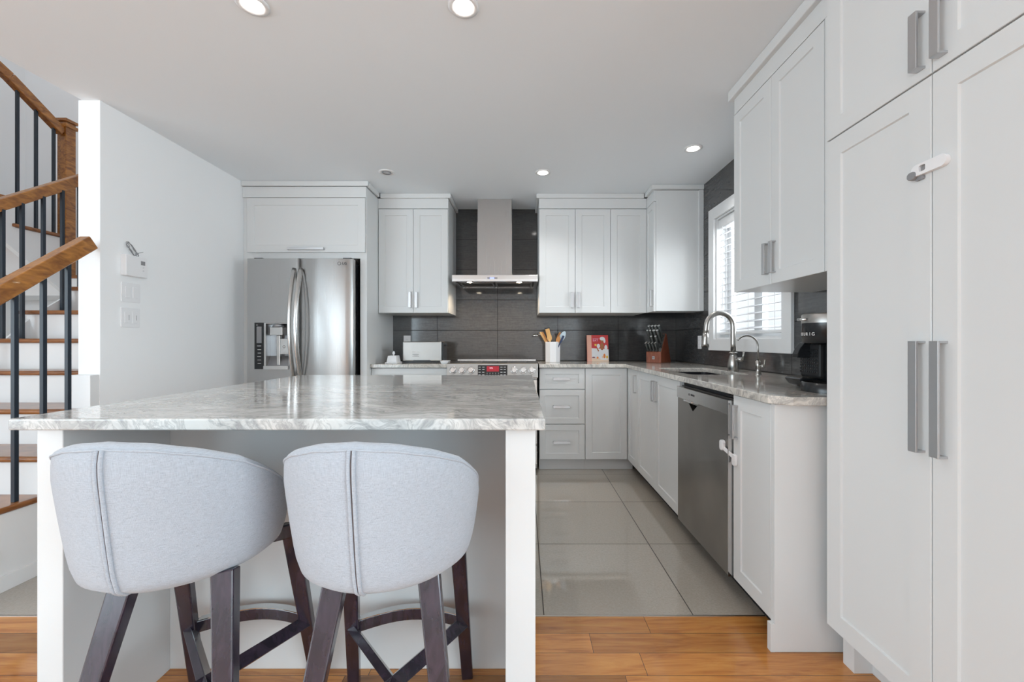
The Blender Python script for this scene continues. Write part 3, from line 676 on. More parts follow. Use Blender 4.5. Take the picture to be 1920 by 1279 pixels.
for lx in (-.479, -.030):
    hl = MB().lathe([(.030, 1.6575), (.030, 1.650), (.024, 1.649)], (lx, HY+.085, 0), 2, 24).build('light_ring', 'chrome', o)
    MB().lathe([(.023, 1.650), (.023, 1.6475), (.015, 1.6465)], (lx, HY+.085, 0), 2, 24).build('light_bulb', 'hood_glow', hl)
    l = bpy.data.lights.new('hood_lamp', 'SPOT'); l.energy = 7.5; l.spot_size = R(135); l.spot_blend = .7; l.shadow_soft_size = .02; l.color = (1, .78, .54)
    lo = bpy.data.objects.new('hood_lamp', l); C.objects.link(lo); lo.parent = o; lo.location = V(lx, HY+.085, 1.64)-ORG[o.name]; lo.rotation_euler = (R(12), 0, 0)
MB().box(-.312, -.222, HY-.0012, HY, 1.668, 1.682).build('button_strip', 'plastic_grey', o)
MB().box(-.288, -.250, HY-.0018, HY-.001, 1.669, 1.681).build('display', 'led_blue', o)
MB().lathe([(.005, 0), (.005, .0012)], (-.318, HY-.001, 1.675), 1, 12).build('indicator', 'led_blue', o)

# ---------------------------------------------------------------- island
o = thing('kitchen_island', 'white panelled kitchen island with knee space and square corner posts', 'island', (-.61, 1.8, 0))
IXL, IXR = -1.262, .034; IY0, IY1 = 1.088, 2.375
MB().box(IXL, -1.194, IY0, 1.42, 0, .888).build('side_panel', CW, o, .002)
MB().box(-.044, IXR, IY0, 1.155, 0, .888).build('post', CW, o, .002)
MB().box(IXL, IXR-.002, 1.42, IY1, 0, .888).build('body', CW, o, .002)
MB().box(.0155, IXR-.002, 1.155, 1.42, 0, .888).build('side_panel', CW, o, .001)
o = MB().box(-1.283, .0575, 1.043, 2.417, .889, .918).build('island_countertop', 'quartzite_island', None, .004, org=(0, 0, 0), seg=3)
tag(o, 'large grey veined polished stone top on the white island', 'countertop')
o = thing('wall_outlet', 'cream outlet low on the aisle side of the island', 'outlet', (IXR, 1.97, .15))
MB().prism(rr(1.97, .0, .075, .118, .004), 0, IXR-.002+.0002, IXR+.004).build('plate', 'plastic_white', o)
MB().prism(rr(1.97, .0, .034, .067, .004), 0, IXR+.004, IXR+.007).build('socket', 'plastic_white', o)
for c_ in o.children: c_.location.z += 0
o.location.z = .15 + .15
# ---------------------------------------------------------------- bar stools
def stool(cx, cy, rz, bx, brz, label):
    o = thing('bar_stool', label, 'bar stool', (cx, cy, 0), 'upholstered bar stools at the island', local=True, rz=rz)
    Rt = .254; zb = .552
    def rim(a):      # a = angle from back, 0..180
        a = abs(a)
        k_ = [(0, .900), (20, .893), (40, .872), (60, .840), (80, .790), (100, .735), (120, .690), (135, .665)]
        for (a0, z0), (a1, z1) in zip(k_, k_[1:]):
            if a <= a1:
                t_ = (a-a0)/(a1-a0); return z0+(z1-z0)*t_
        return k_[-1][1]
    def outer(a, t_):      # t_ 0 bottom centre .. 1 rim
        zt = rim(a)-.013
        prof = [(.0, zb), (.64, zb), (.75, zb+.004), (.83, zb+.020), (.865, zb+.05)]
        if t_ <= .4:
            i = t_/.4*4; j = min(int(i), 3); f_ = i-j; r_ = prof[j][0]+(prof[j+1][0]-prof[j][0])*f_; z = prof[j][1]+(prof[j+1][1]-prof[j][1])*f_
        else:
            f_ = (t_-.4)/.6; z = zb+.05+(zt-zb-.05)*f_; r_ = .865+.135*min(1, (z-zb-.05)/.26)**.85 - .030*max(0, (t_-.84)/.16)**2
        return r_*Rt, z
    A = 132; na = 48; mb = MB(); rows = []
    ts = [.15, .2, .25, .3, .35, .4, .48, .58, .68, .78, .88, .95, 1.0]
    for i in range(na+1):
        a = -A+2*A*i/na; col = []
        ea = max(0, abs(a)-(A-10))/10; pull = .012*ea*ea
        for t_ in ts:
            r_, z = outer(a, t_); col.append((r_-pull, z))
        zt = rim(a); R1 = col[-1][0]
        col += [(R1-.0015, zt-.009), (R1-.005, zt-.004), (R1-.011, zt-.001), (R1-.019+pull, zt), (R1-.029+pull, zt-.003), (R1-.036+pull, zt-.012)]
        for q in (.8, .6, .4, .2, 0.0): col.append((R1-.038-(.028*(1-q))+pull, .64+(zt-.03-.64)*q))
        ar = R(a); rows.append([(r_*math.sin(ar), -r_*math.cos(ar), z) for r_, z in col])
    vs = [v for r_ in rows for v in r_]; m_ = len(rows[0]); fs = []
    for i in range(na):
        for j in range(m_-1): fs.append((i*m_+j, (i+1)*m_+j, (i+1)*m_+j+1, i*m_+j+1))
        fs.append((i*m_+m_-1, (i+1)*m_+m_-1, (i+1)*m_, i*m_))
    mb.faces(vs, fs, True)
    mb.faces(vs, [tuple(range(m_)), tuple(range((na+1)*m_-1, na*m_-1, -1))])
    sh = mb.build('shell', 'linen', o, kind=None)
    # welt along the rim and the two ribs of the centre seam
    def surf(a, z_f, off=0.0):
        r_, z = outer(a, z_f); r_ += off; return (r_*math.sin(R(a)), -r_*math.cos(R(a)), z)
    MB().tube([surf(-A+4+(2*A-8)*i/60, 1.0, .0005) for i in range(61)], .0028, 8).build('rim_piping', 'linen', sh)
    for s_ in (-1, 1):
        MB().tube([surf(s_*1.25, t_, .0015) for t_ in [.17+.83*i/30 for i in range(31)]], .0042, 8).build('seam_piping', 'linen', sh)
    MB().tube([surf(0, t_, .0005) for t_ in [.17+.83*i/30 for i in range(31)]], .0022, 6).build('seam_line', 'linen_seam', sh)
    # seat cushion: rounded disc reaching past the arms at the front
    pr = []
    for k_ in range(13):
        a = R(-90+180*k_/12); pr.append((.178+.030*math.cos(a), .612+.054*math.sin(a)))
    MB().lathe([(.01, .5585)]+pr+[(.01, .672)], (0, 0.012, 0), 2, 48).build('seat', 'linen', o)
    # dark wooden base
    bs = []
    def L(x, y, z):
        c_, s_ = math.cos(brz), math.sin(brz); return V(bx+x*c_-y*s_, x*s_+y*c_, z)
    sd = L(1, 0, 0)-L(0, 0, 0)
    MB().lathe([(.08, .540), (.09, .543), (.09, .556), (.07, .558)], L(0, 0, 0), 2, 32).build('swivel_plate', 'espresso', o)
    zl = {}
    for nm, fx_, fy_, tx, ty in (('FR', .182, .262, .155, .128), ('FL', -.182, .262, -.155, .128), ('RR', .185, -.262, .106, -.116), ('RL', -.185, -.262, -.106, -.116)):
        top = L(tx, ty, .562); foot = L(fx_, fy_, 0)
        front = nm[0] == 'F'
        dirv = (foot-top); side = L(.6 if nm[1] == 'R' else -.6, -1 if not front else 1, 0)-L(0, 0, 0)
        mb = MB()
        if front: mb.beam(top, foot, .048, .030, .036, .024, side=sd); mb.beam(L(tx*1.04, ty*1.04, .545), L(tx*.35, ty*.35, .548), .045, .022, .03, .018, side=(0, 0, 1))
        else: mb.beam(top, foot, .052, .036, .034, .028, side=sd)
        mb.build('leg', 'espresso', o, .004)
        zl[nm] = lambda z, top=top, foot=foot: top+(foot-top)*((.562-z)/.562)
    mb = MB(); mb.beam(zl['FL'](.215), zl['RR'](.205), .022, .036, side=(0, 0, 0) if False else None); mb.build('stretcher', 'espresso', o, .002)
    mb = MB(); mb.beam(zl['FR'](.215), zl['RL'](.205), .022, .036); mb.build('stretcher', 'espresso', o, .002)
    # bowed footrest with a metal strip on top
    a_, b_ = zl['FL'](.228), zl['FR'](.228); n = 16
    def bow(t_, off=0): 
        p = a_+(b_-a_)*t_; fwd = L(0, 1, 0)-L(0, 0, 0); return p+fwd*(.055*math.sin(math.pi*t_)+off)
    vs = []
    for i in range(n+1):
        t_ = i/n
        for off, dz in ((-.012, -.022), (.012, -.022), (.012, .014), (-.012, .014)): vs.append(bow(t_, off)+V(0, 0, dz))
    fs = [(0, 1, 2, 3), (4*n+3, 4*n+2, 4*n+1, 4*n)]
    for i in range(n):
        for j in range(4): fs.append((i*4+j, (i+1)*4+j, (i+1)*4+(j+1) % 4, i*4+(j+1) % 4))
    fr = MB().faces(vs, fs).build('footrest', 'espresso', o, .002)
    vs2 = []
    for i in range(n+1):
        t_ = .06+.88*i/n
        for off, dz in ((-.0125, .0142), (.0125, .0142), (.0125, .017), (-.0125, .017)): vs2.append(bow(t_, off)+V(0, 0, dz))
    MB().faces(vs2, fs).build('foot_plate', 'chrome', fr)
    return o
stool(-.352, 1.11, 0, .012, R(5), 'pale linen barrel bar stool nearest the aisle end of the island')
stool(-.880, 1.11, R(2), .045, R(5), 'pale linen barrel bar stool on the stair side of the island')

# ---------------------------------------------------------------- left wall fittings
def plate(name, label, cat, yc, zc, w_, h_):
    o = thing(name, label, cat, (LX, yc, zc-h_/2), None)
    MB().prism(rr(yc, zc, w_, h_, .004), 0, LX+.0002, LX+.006).build('plate', 'plastic_white', o, .0015)
    return o
o = plate('light_switch', 'white double rocker switch plate under the thermostat', 'switch', 2.488, 1.402, .118, .114)
for s_ in (-.024, .024): MB().prism([(LX+.006, 1.37), (LX+.012, 1.437), (LX+.006, 1.437)], 1, 2.488+s_-.016, 2.488+s_+.016).build('rocker', 'plastic_white', o) if False else MB().box(LX+.006, LX+.010, 2.488+s_-.0165, 2.488+s_+.0165, 1.369, 1.435).build('rocker', 'plastic_white', o, .0015)
o = plate('dimmer_switch', 'white double dimmer plate, lowest on the left wall', 'switch', 2.485, 1.253, .118, .114)
for s_ in (-.024, .024):
    r_ = MB().box(LX+.006, LX+.009, 2.485+s_-.0165, 2.485+s_+.0165, 1.220, 1.286).build('rocker', 'plastic_white', o, .0015)
    MB().box(LX+.009, LX+.010, 2.485+s_+.008, 2.485+s_+.010, 1.238, 1.268).build('slider', 'plastic_grey', r_)
o = thing('thermostat', 'white wall thermostat with small grey screen on the left wall', 'thermostat', (LX, 2.50, 1.50))
MB().box(LX+.0002, LX+.034, 2.425, 2.565, 1.497, 1.620).build('housing', 'plastic_white', o, .004)
MB().box(LX+.034, LX+.0345, 2.520, 2.548, 1.572, 1.596).build('display', 'plastic_grey', o)
for z_ in (1.557, 1.538): MB().lathe([(.0035, 0), (.0035, .001)], (LX+.034, 2.536, z_), 0, 12).build('button', 'plastic_grey', o)
mb = MB()
for ph in (0, .35, .7):
    pts = [(LX+.012+.004*math.sin(3*a+ph*9), 2.49+.034*math.cos(a)+.004*math.sin(5*a+ph*7), 1.655+.020*math.sin(a)-.18*.2*math.cos(a)+.003*math.sin(7*a+ph*5)) for a in [2*math.pi*i/40 for i in range(40)]]
    mb.tube(pts, .0016, 6, closed=True)
mb.tube([(LX+.012, 2.50, 1.622), (LX+.018, 2.525, 1.645), (LX+.02, 2.55, 1.655)], .0016, 6)
o = mb.build('coiled_cable', 'plastic_grey', None); tag(o, 'coil of thin grey cable tucked on top of the thermostat', 'cable')
MATS['cable_grey'] = MATS['plastic_grey']
# backsplash outlets
def outlet(label, p, n, name='wall_outlet'):
    p = Vector(p); ax = X if abs(n.y) else Y
    o = thing(name, label, 'outlet', tuple(p), None)
    MB().obox(p, ax, Z, n, -.035, .035, -.057, .057, .0002, .006).build('plate', 'plastic_white', o, .002)
    MB().obox(p, ax, Z, n, -.017, .017, -.034, .034, .006, .009).build('socket', 'plastic_white', o, .001)
    mb = MB()
    for s_ in (-.017, .017):
        for q in (-.006, .006): mb.obox(p, ax, Z, n, q-.001, q+.001, s_-.004, s_+.004, .009, .0094)
    mb.build('slots', 'plastic_grey', o)
outlet('white outlet on the dark tile behind the toaster', (-1.158, WY, 1.115), -Y)
outlet('white outlet plate on the side tile between knife block and faucet', (WX, 3.63, 1.105), -X)

# ---------------------------------------------------------------- counter items
ZC = .9182
o = thing('toaster', 'long brushed steel toaster standing on the left counter', 'toaster', (-.92, 3.90, ZC))
tx0, tx1, ty0, ty1 = -1.088, -.722, 3.80, 3.985
MB().box(tx0, tx1-.012, ty0, ty1, ZC+.016, 1.112).build('body', 'steel_soft', o, .008, seg=3)
MB().box(tx0+.004, tx1-.004, ty0+.01, ty1-.01, ZC, ZC+.016).prism([(tx0+.08, ZC+.014), (tx0+.10, ZC+.026), (tx1-.12, ZC+.026), (tx1-.10, ZC+.014)], 1, ty0-.001, ty0+.01).build('base', 'plastic_black', o, .002)
MB().box(tx1-.012, tx1+.006, ty0+.004, ty1-.004, ZC+.014, 1.108).build('end_cap', 'plastic_black', o, .006)
MB().box(tx0+.03, tx1-.05, ty0+.05, ty0+.075, 1.1115, 1.1128).box(tx0+.03, tx1-.05, ty1-.075, ty1-.05, 1.1115, 1.1128).build('slots', 'black_matte', o)
MB().box(tx1+.006, tx1+.024, ty0+.07, ty0+.11, 1.07, 1.082).build('lever', 'plastic_black', o, .002)
for i in range(4): MB().lathe([(.0045, 0), (.0045, .003)], (-.992+.0165*i, ty0-.003, 1.018), 1, 14).build('button', 'plastic_white', o)
MB().box(-.998, -.938, ty0-.0008, ty0, .995, .998).box(-.998, -.938, ty0-.0008, ty0, .978, .981).build('label_line', 'ink_dark', o)
text('browning_scale', '1 2 3 4 5', .010, (-.968, ty0-.0008, .988), (R(90), 0, 0), 'ink_dark', o, .0002)
o = thing('butter_dish', 'white lidded butter dish with knob left of the toaster', 'butter dish', (-1.15, 3.74, ZC))
MB().box(-1.205, -1.095, 3.66, 3.82, ZC, ZC+.012).build('plate', 'ceramic_white', o, .005)
def frus(mb, x0, x1, y0, y1, z0, z1, i):
    return mb.faces([(x0, y0, z0), (x1, y0, z0), (x1, y1, z0), (x0, y1, z0), (x0+i, y0+i, z1), (x1-i, y0+i, z1), (x1-i, y1-i, z1), (x0+i, y1-i, z1)], [(3, 2, 1, 0), (4, 5, 6, 7), (0, 1, 5, 4), (1, 2, 6, 5), (2, 3, 7, 6), (3, 0, 4, 7)])
lid = frus(MB(), -1.195, -1.105, 3.675, 3.805, ZC+.012, ZC+.070, .010).build('lid', 'ceramic_white', o, .004)
MB().lathe([(.006, ZC+.069), (.006, ZC+.076), (.013, ZC+.090), (.010, ZC+.094), (.009, ZC+.104), (.004, ZC+.108)], (-1.15, 3.74, 0), 2, 20).build('lid_knob', 'ceramic_white', lid)
mb = MB()
mb.tube([(-1.03, 3.99, .99), (-1.05, 4.06, .985), (-1.09, 4.10, .99), (-1.13, 4.16, 1.00), (-1.158, 4.198, 1.085)], .004, 8); 
o = mb.build('power_cord', 'plastic_black', None); tag(o, 'black power cord running behind the toaster to the outlet', 'cord')
o = frus(MB(), -.622, -.520, 3.765, 3.835, .9415, .9642, -.008); 
o = MB(); zz0 = ZC
o.faces([(-.675, 3.70, zz0), (-.655, 3.70, zz0)], [])
o.b.free()
mb = MB()
def bowlrect(mb, x0, x1, y0, y1, z0, z1, fl, th):
    vs = [(x0, y0, z0), (x1, y0, z0), (x1, y1, z0), (x0, y1, z0), (x0-fl, y0-fl, z1), (x1+fl, y0-fl, z1), (x1+fl, y1+fl, z1), (x0-fl, y1+fl, z1),
          (x0-fl+th, y0-fl+th, z1), (x1+fl-th, y0-fl+th, z1), (x1+fl-th, y1+fl-th, z1), (x0-fl+th, y1+fl-th, z1), (x0+th, y0+th, z0+th), (x1-th, y0+th, z0+th), (x1-th, y1-th, z0+th), (x0+th, y1-th, z0+th)]
    fs = [(3, 2, 1, 0), (12, 13, 14, 15)]
    for b_ in (0, 4, 8):
        for j in range(4): fs.append((b_+j, b_+(j+1) % 4, b_+4+(j+1) % 4, b_+4+j))
    return mb.faces(vs, fs)
ob = bowlrect(mb, -.735+.03, -.650, 3.64, 3.72, ZC, ZC+.026, .010, .003).build('spoon_rest', 'ceramic_white', None, .001)
tag(ob, 'small white square dish between toaster and range', 'dish')
# crock with utensils
o = thing('utensil_crock', 'tall white ceramic utensil crock right of the range', 'crock', (.283, 3.92, ZC))
cxk, cyk = .283, 3.92
def octo(r_): return [(cxk+r_*math.cos(R(22.5+45*i)), cyk+r_*math.sin(R(22.5+45*i))) for i in range(8)]
mb = MB(); vs = []
for r_, z_ in ((.072, ZC), (.074, ZC+.192), (.068, ZC+.192), (.066, ZC+.01)): vs += [(p[0], p[1], z_) for p in octo(r_)]
fs = [tuple(range(8)), tuple(range(24, 32))]
for k_ in range(3):
    for i in range(8): fs.append((k_*8+i, k_*8+(i+1) % 8, k_*8+8+(i+1) % 8, k_*8+8+i))
mb.faces(vs, fs).build('body', 'ceramic_white', o, .004)
tz = ZC+.19
def spoonobj(name, label, cat, base, tip, mt, kind, w_=.028, L=.06, mt2=None):
    base, tip = Vector(base), Vector(tip); d_ = (tip-base).normalized(); sd = d_.cross(Y).normalized()
    o = thing(name, label, cat, tuple(base), 'cooking utensils in the white crock')
    MB().tube([base, tip-d_*L*.8], .005, 8).build('stem', mt2 or mt, o)
    mb = MB(); c_ = tip-d_*L*.45
    if kind == 'oval':
        vs = []; n = 20
        for s_ in (-.003, .003):
            for i in range(n):
                a = 2*math.pi*i/n; vs.append(c_+sd*(w_*math.cos(a)*(1-.2*math.sin(a)))+d_*(L*.62*math.sin(a))+Y*s_*1.2)
        mb.faces(vs, [tuple(range(n)), tuple(range(2*n-1, n-1, -1))]+[(i, (i+1) % n, n+(i+1) % n, n+i) for i in range(n)])
    else:
        mb.obox(c_, sd, d_, Y, -w_, w_, -L*.55, L*.55, -.003, .003)
    mb.build('head', mt, o, .0015)
    if kind == 'frame':
        MB().obox(c_, sd, d_, Y, -w_*1.18, w_*1.18, -L*.62, L*.68, .0035, .006).build('back_blade', 'plastic_black', o)
    return o
cb = lambda dx, dy=0: (cxk+dx, cyk+dy, ZC+.02)
spoonobj('wooden_spatula', 'narrow pale wooden spatula leaning furthest left in the crock', 'spatula', cb(.035, -.02), (.172, 3.90, 1.190), 'bread_wood', 'flat', .009, .11)
spoonobj('wooden_spatula', 'reddish wooden spatula leaning left in the crock', 'spatula', cb(.04, .02), (.190, 3.925, 1.192), 'spoon_wood', 'flat', .009, .10)
spoonobj('slotted_turner', 'flat wooden turner with black edge, tallest in the crock', 'turner', cb(.02, .035), (.236, 3.95, 1.226), 'bread_wood', 'frame', .020, .07)
spoonobj('wooden_spoon', 'pale wooden spoon with broad bowl, left of centre in the crock', 'spoon', cb(-.01, -.04), (.246, 3.865, 1.183), 'bread_wood', 'oval', .022, .065)
spoonobj('wire_whisk', 'dark steel whisk in the middle of the crock', 'whisk', cb(0, 0), (.295, 3.90, 1.170), 'mesh_metal', 'oval', .016, .06)
spoonobj('wooden_spoon', 'small round wooden spoon right of centre in the crock', 'spoon', cb(.0, -.03), (.338, 3.875, 1.155), 'spoon_wood', 'oval', .020, .055, 'bread_wood')
spoonobj('wooden_fork', 'brown wooden server standing behind the small round spoon', 'server', cb(-.01, .03), (.352, 3.945, 1.190), 'spoon_wood', 'oval', .016, .075)
spoonobj('serving_spoon', 'pale blue spatula spoon leaning furthest right in the crock', 'spoon', cb(-.02, -.01), (.392, 3.91, 1.196), 'pale_blue', 'oval', .026, .080, 'navy')
spoonobj('rubber_spatula', 'navy silicone spatula in front of the pale blue spoon', 'spatula', cb(-.01, -.035), (.378, 3.87, 1.160), 'navy', 'flat', .010, .065)
# ladle whose steel bowl hangs out to the left
o = thing('ladle', 'steel ladle whose bowl hangs out left of the crock', 'ladle', cb(.03, 0), 'cooking utensils in the white crock')
MB().tube([V(*cb(.03, .01)), V(.20, 3.935, 1.150), V(.17, 3.93, 1.178), V(.15, 3.93, 1.182)], .004, 8).build('stem', 'nickel', o)
mb = MB(); mb.lathe([(.005, 1.184), (.018, 1.182), (.030, 1.175), (.037, 1.163), (.035, 1.163), (.028, 1.173), (.017, 1.180), (.005, 1.182)], (.122, 3.93, 0), 2, 28); mb.build('bowl', 'chrome', o)
# cookbook leaning on the tile
o = thing('cookbook', 'upright cookbook with red, pink and white picture cover leaning on the tile', 'book', (.745, 4.12, ZC), local=True)
o.rotation_euler = (R(-9), 0, 0)
bw, bh = .212, .262
MB().box(-bw/2+.002, bw/2-.003, .002, .022, .002, bh-.003).build('pages', 'paper', o)
MB().box(-bw/2, bw/2, 0, .002, 0, bh).box(-bw/2, bw/2, .022, .024, 0, bh).box(-bw/2, -bw/2+.002, 0, .024, 0, bh).build('cover', 'cover_red', o)
cv = bpy.data.objects[o.children[-1].name]
def art(name, pts, mt, lay):
    e = -.0006-.0004*lay
    return MB().prism([(-bw/2+x_*bw, z_*bh) for x_, z_ in pts], 1, e, e+.0005).build(name, mt, cv)
def ell(cx_, cz_, rx, rz_, n=20): return [(cx_+rx*math.cos(2*math.pi*i/n), cz_+rz_*math.sin(2*math.pi*i/n)) for i in range(n)]
art('printed_band', [(0, 0), (.215, 0), (.215, 1), (0, 1)], 'cover_pink', 0)
art('printed_table', [(.215, .0), (1, 0), (1, .10), (.215, .12)], 'cover_cream', 0)
art('printed_cloth', [(.215, .12), (1, .10), (1, .45), (.62, .48), (.215, .50)], 'cover_white', 0)
art('printed_figure', ell(.70, .56, .09, .14), 'cover_skin', 2)
art('printed_figure', ell(.70, .80, .065, .085), 'cover_skin', 2)
art('printed_headwrap', ell(.72, .86, .12, .07), 'cover_white', 3)
art('printed_headwrap', ell(.82, .78, .05, .09), 'cover_white', 1)
art('printed_sleeve', ell(.53, .58, .075, .085), 'cover_white', 3); art('printed_sleeve', ell(.88, .52, .07, .10), 'cover_white', 3)
art('printed_dress', [(.47, .20), (.95, .15), (.92, .44), (.70, .42), (.55, .47)], 'cover_white', 4)
art('printed_arm', [(.44, .50), (.47, .52), (.56, .40), (.52, .36)], 'cover_skin', 5)
art('printed_glass', [(.36, .58), (.44, .58), (.45, .66), (.35, .66)], 'cover_yellow', 2)
art('printed_fruit', ell(.80, .20, .05, .09), 'cover_orange', 5); art('printed_fruit', ell(.92, .16, .05, .06), 'cover_yellow', 5); art('printed_fruit', ell(.72, .16, .04, .05), 'cover_cream', 5)
art('printed_berries', ell(.30, .145, .08, .022), 'cover_plum', 2); art('printed_fruit', ell(.48, .135, .05, .04), 'cover_orange', 2)
art('printed_bowl', ell(.78, .085, .20, .03), 'cover_white', 4)
text('title_text', 'EAT', .030, (-bw/2+.40*bw, -.002, .79*bh), (R(90), 0, 0), 'cover_lilac', cv, .0003)
MB().box(-bw/2+.27*bw, -bw/2+.55*bw, -.0015, -.0005, .86*bh, .868*bh).build('title_rule', 'cover_lilac', cv)
# knife block turned towards the aisle
KR = R(-44); KP = (1.262, 3.88, ZC)
o = thing('knife_block', 'dark red wooden knife block near the back right corner of the counter', 'knife block', KP, local=True, rz=KR)
MB().prism([(-.10, 0), (.105, 0), (.015, .262), (-.002, .266), (-.10, .092)], 0, -.072, .072).build('block', 'block_wood', o, .003)
mb = MB(); mb.prism([(-.094, .1035), (-.006, .2602), (-.009, .2625), (-.0975, .105)], 0, -.068, .068); mb.build('slot_plate', 'knife_handle', o)
MB().box(-.013, .011, -.1018, -.10, .034, .060).build('emblem', 'handle_dull', o)
MB().box(-.009, -.006, -.1024, -.1018, .038, .056).box(.004, .007, -.1024, -.1018, .038, .056).beam((-.008, -.1021, .055), (.006, -.1021, .039), .003, .0006, side=(1, 0, 0)).build('emblem_letter', 'ink_dark', o)
kmat = Matrix.Translation(KP) @ Matrix.Rotation(KR, 4, 'Z')
def plate_pt(x_, f_): return V(x_, -.099+.090*f_, .105+.158*f_)
ordw = ['first', 'second', 'third', 'fourth']
dn = V(-.02, -.50, .865).normalized()
rowsK = [('top', .80, (-.048, -.018, .014, .046), .128, (1.1, 1.1, 1.1, 1.1)),
         ('second', .52, (-.050, -.022, .012, .044), .130, (.7, .8, 1.1, 1.1)),
         ('third', .26, (-.006, .036), .115, (.85, .85))]
for rn, fr_, xs, ln, scs in rowsK:
    for i, (xk, sc_) in enumerate(zip(xs, scs)):
        o = thing('kitchen_knife', f'dark knife with steel cap, {ordw[i]} from the left in {rn} row of the block', 'knife', tuple(kmat @ plate_pt(xk, fr_)), 'knives in the wooden block', local=True, rz=KR)
        e = dn*ln; rad = .0105
        MB().tube([-e*.03, e*.1, e*.5, e*.95], [rad*.8*sc_, rad*.9*sc_, rad*sc_, rad*1.05*sc_], 10).build('handle', 'knife_handle', o)
        MB().tube([e*.95, e*.99, e*1.0], [rad*1.15*sc_, rad*1.15*sc_, rad*.9*sc_], 14).build('end_cap', 'cap_metal', o)
for r2 in range(2):
    for i in range(4):
        p0 = plate_pt(-.052+.030*i, .02+.09*r2)
        o = thing('steak_knife', f'small steak knife, {ordw[i]} from the left in the {"front" if r2 == 0 else "rear"} low row of the knife block', 'knife', tuple(kmat @ p0), 'steak knives in the wooden block', local=True, rz=KR)
        e = V(-.20, -.30, .93).normalized()*(.080-.006*r2)
        MB().tube([-e*.03, e*.5, e*.93], [.0088, .0096, .0102], 10).build('handle', 'knife_handle', o)
        MB().tube([e*.93, e], [.0106, .0095], 12).build('end_cap', 'nickel', o)
# kitchen shears in the block's side
o = thing('kitchen_shears', 'black-handled kitchen shears at the right edge of the knife block', 'scissors', tuple(kmat @ plate_pt(.060, .22)), local=True, rz=KR)
for s_ in (-1, 1):
    MB().tube([V(.004+.001*s_, -.020+.013*s_, .018)+V(0, .013*math.cos(a), .018*math.sin(a)) for a in [2*math.pi*i/16 for i in range(16)]], .003, 6, closed=True).build('handle', 'plastic_black', o)
MB().lathe([(.004, 0), (.004, .003)], (.006, 0, -.012), 0, 10).build('pivot', 'chrome', o)

# ---------------------------------------------------------------- coffee maker
o = thing('coffee_maker', 'black pod coffee maker with silver band beside the pantry', 'coffee maker', (1.16, 1.62, ZC))
cc = (1.158, 1.612, 0)
mb = MB(); mb.lathe([(.090, ZC), (.090, ZC+.005), (.088, .952), (.084, .955)], cc, 2, 48); mb.build('base', 'plastic_black', o, 0)
hd = MB().lathe([(.070, 1.104), (.086, 1.107), (.087, 1.182)], cc, 2, 48).build('brew_head', 'plastic_black', o)
MB().lathe([(.0875, 1.182), (.0875, 1.212), (.083, 1.218), (.02, 1.219)], cc, 2, 48).build('top_band', 'steel_soft', o)
MB().box(1.175, 1.31, 1.60, 1.78, ZC+.03, 1.18).build('body', 'plastic_black', o, .02, seg=4)
MB().box(1.155, 1.185, 1.655, 1.775, ZC+.045, 1.105).build('column', 'black_matte', o, .012, seg=3)
mb = MB()
for i in range(9):
    for j in range(8): mb.box(1.1535, 1.1552, 1.665+.0125*i, 1.671+.0125*i, .985+.0125*j, .991+.0125*j)
mb.build('texture_panel', 'plastic_black', o)
MB().tube([(1.09+.10, 1.555, 1.10), (1.19, 1.555, 1.05), (1.197, 1.550, 1.035), (1.197, 1.548, .955)], .0028, 8).build('trim_line', 'chrome', o)
tr_ = MB().prism([(1.185, .950), (1.17, .922), (1.15, .921), (1.125, .932), (1.105, .956), (1.115, .962), (1.185, .962)], 1, 1.70, 1.80).build('drip_tray', 'plastic_black', o, .004)
mb = MB()
for i in range(9): mb.box(1.118+.008*i, 1.121+.008*i, 1.702, 1.798, .962, .966)
mb.build('tray_grille', 'mesh_metal', tr_)
vs = [(1.17, 1.03), (1.17, 1.12)] + [(1.17-.045*math.sin(R(a)), 1.05+.068*math.cos(R(a))) for a in range(0, 100, 12)]
MB().prism([(1.178, 1.045), (1.178, 1.122), (1.155, 1.119), (1.132, 1.105), (1.114, 1.083), (1.104, 1.060), (1.102, 1.045)], 1, 1.71, 1.745).build('spout_guard', 'plastic_black', o, .003)
MB().tube([(1.080, 1.60, 1.196), (1.060, 1.61, 1.196), (1.052, 1.63, 1.196)], .006, 10).build('lid_handle', 'chrome', o)
# logo letters wrapped round the brew head
for i, ch in enumerate('KEURIG'):
    a = R(202-8.6*(5-i)); r_ = .0878
    text('logo_text', ch, .017, (cc[0]+r_*math.cos(a), cc[1]+r_*math.sin(a), 1.139), (R(90), 0, a+R(90)), 'ink_white', hd, .0003)

o.location.x += .02
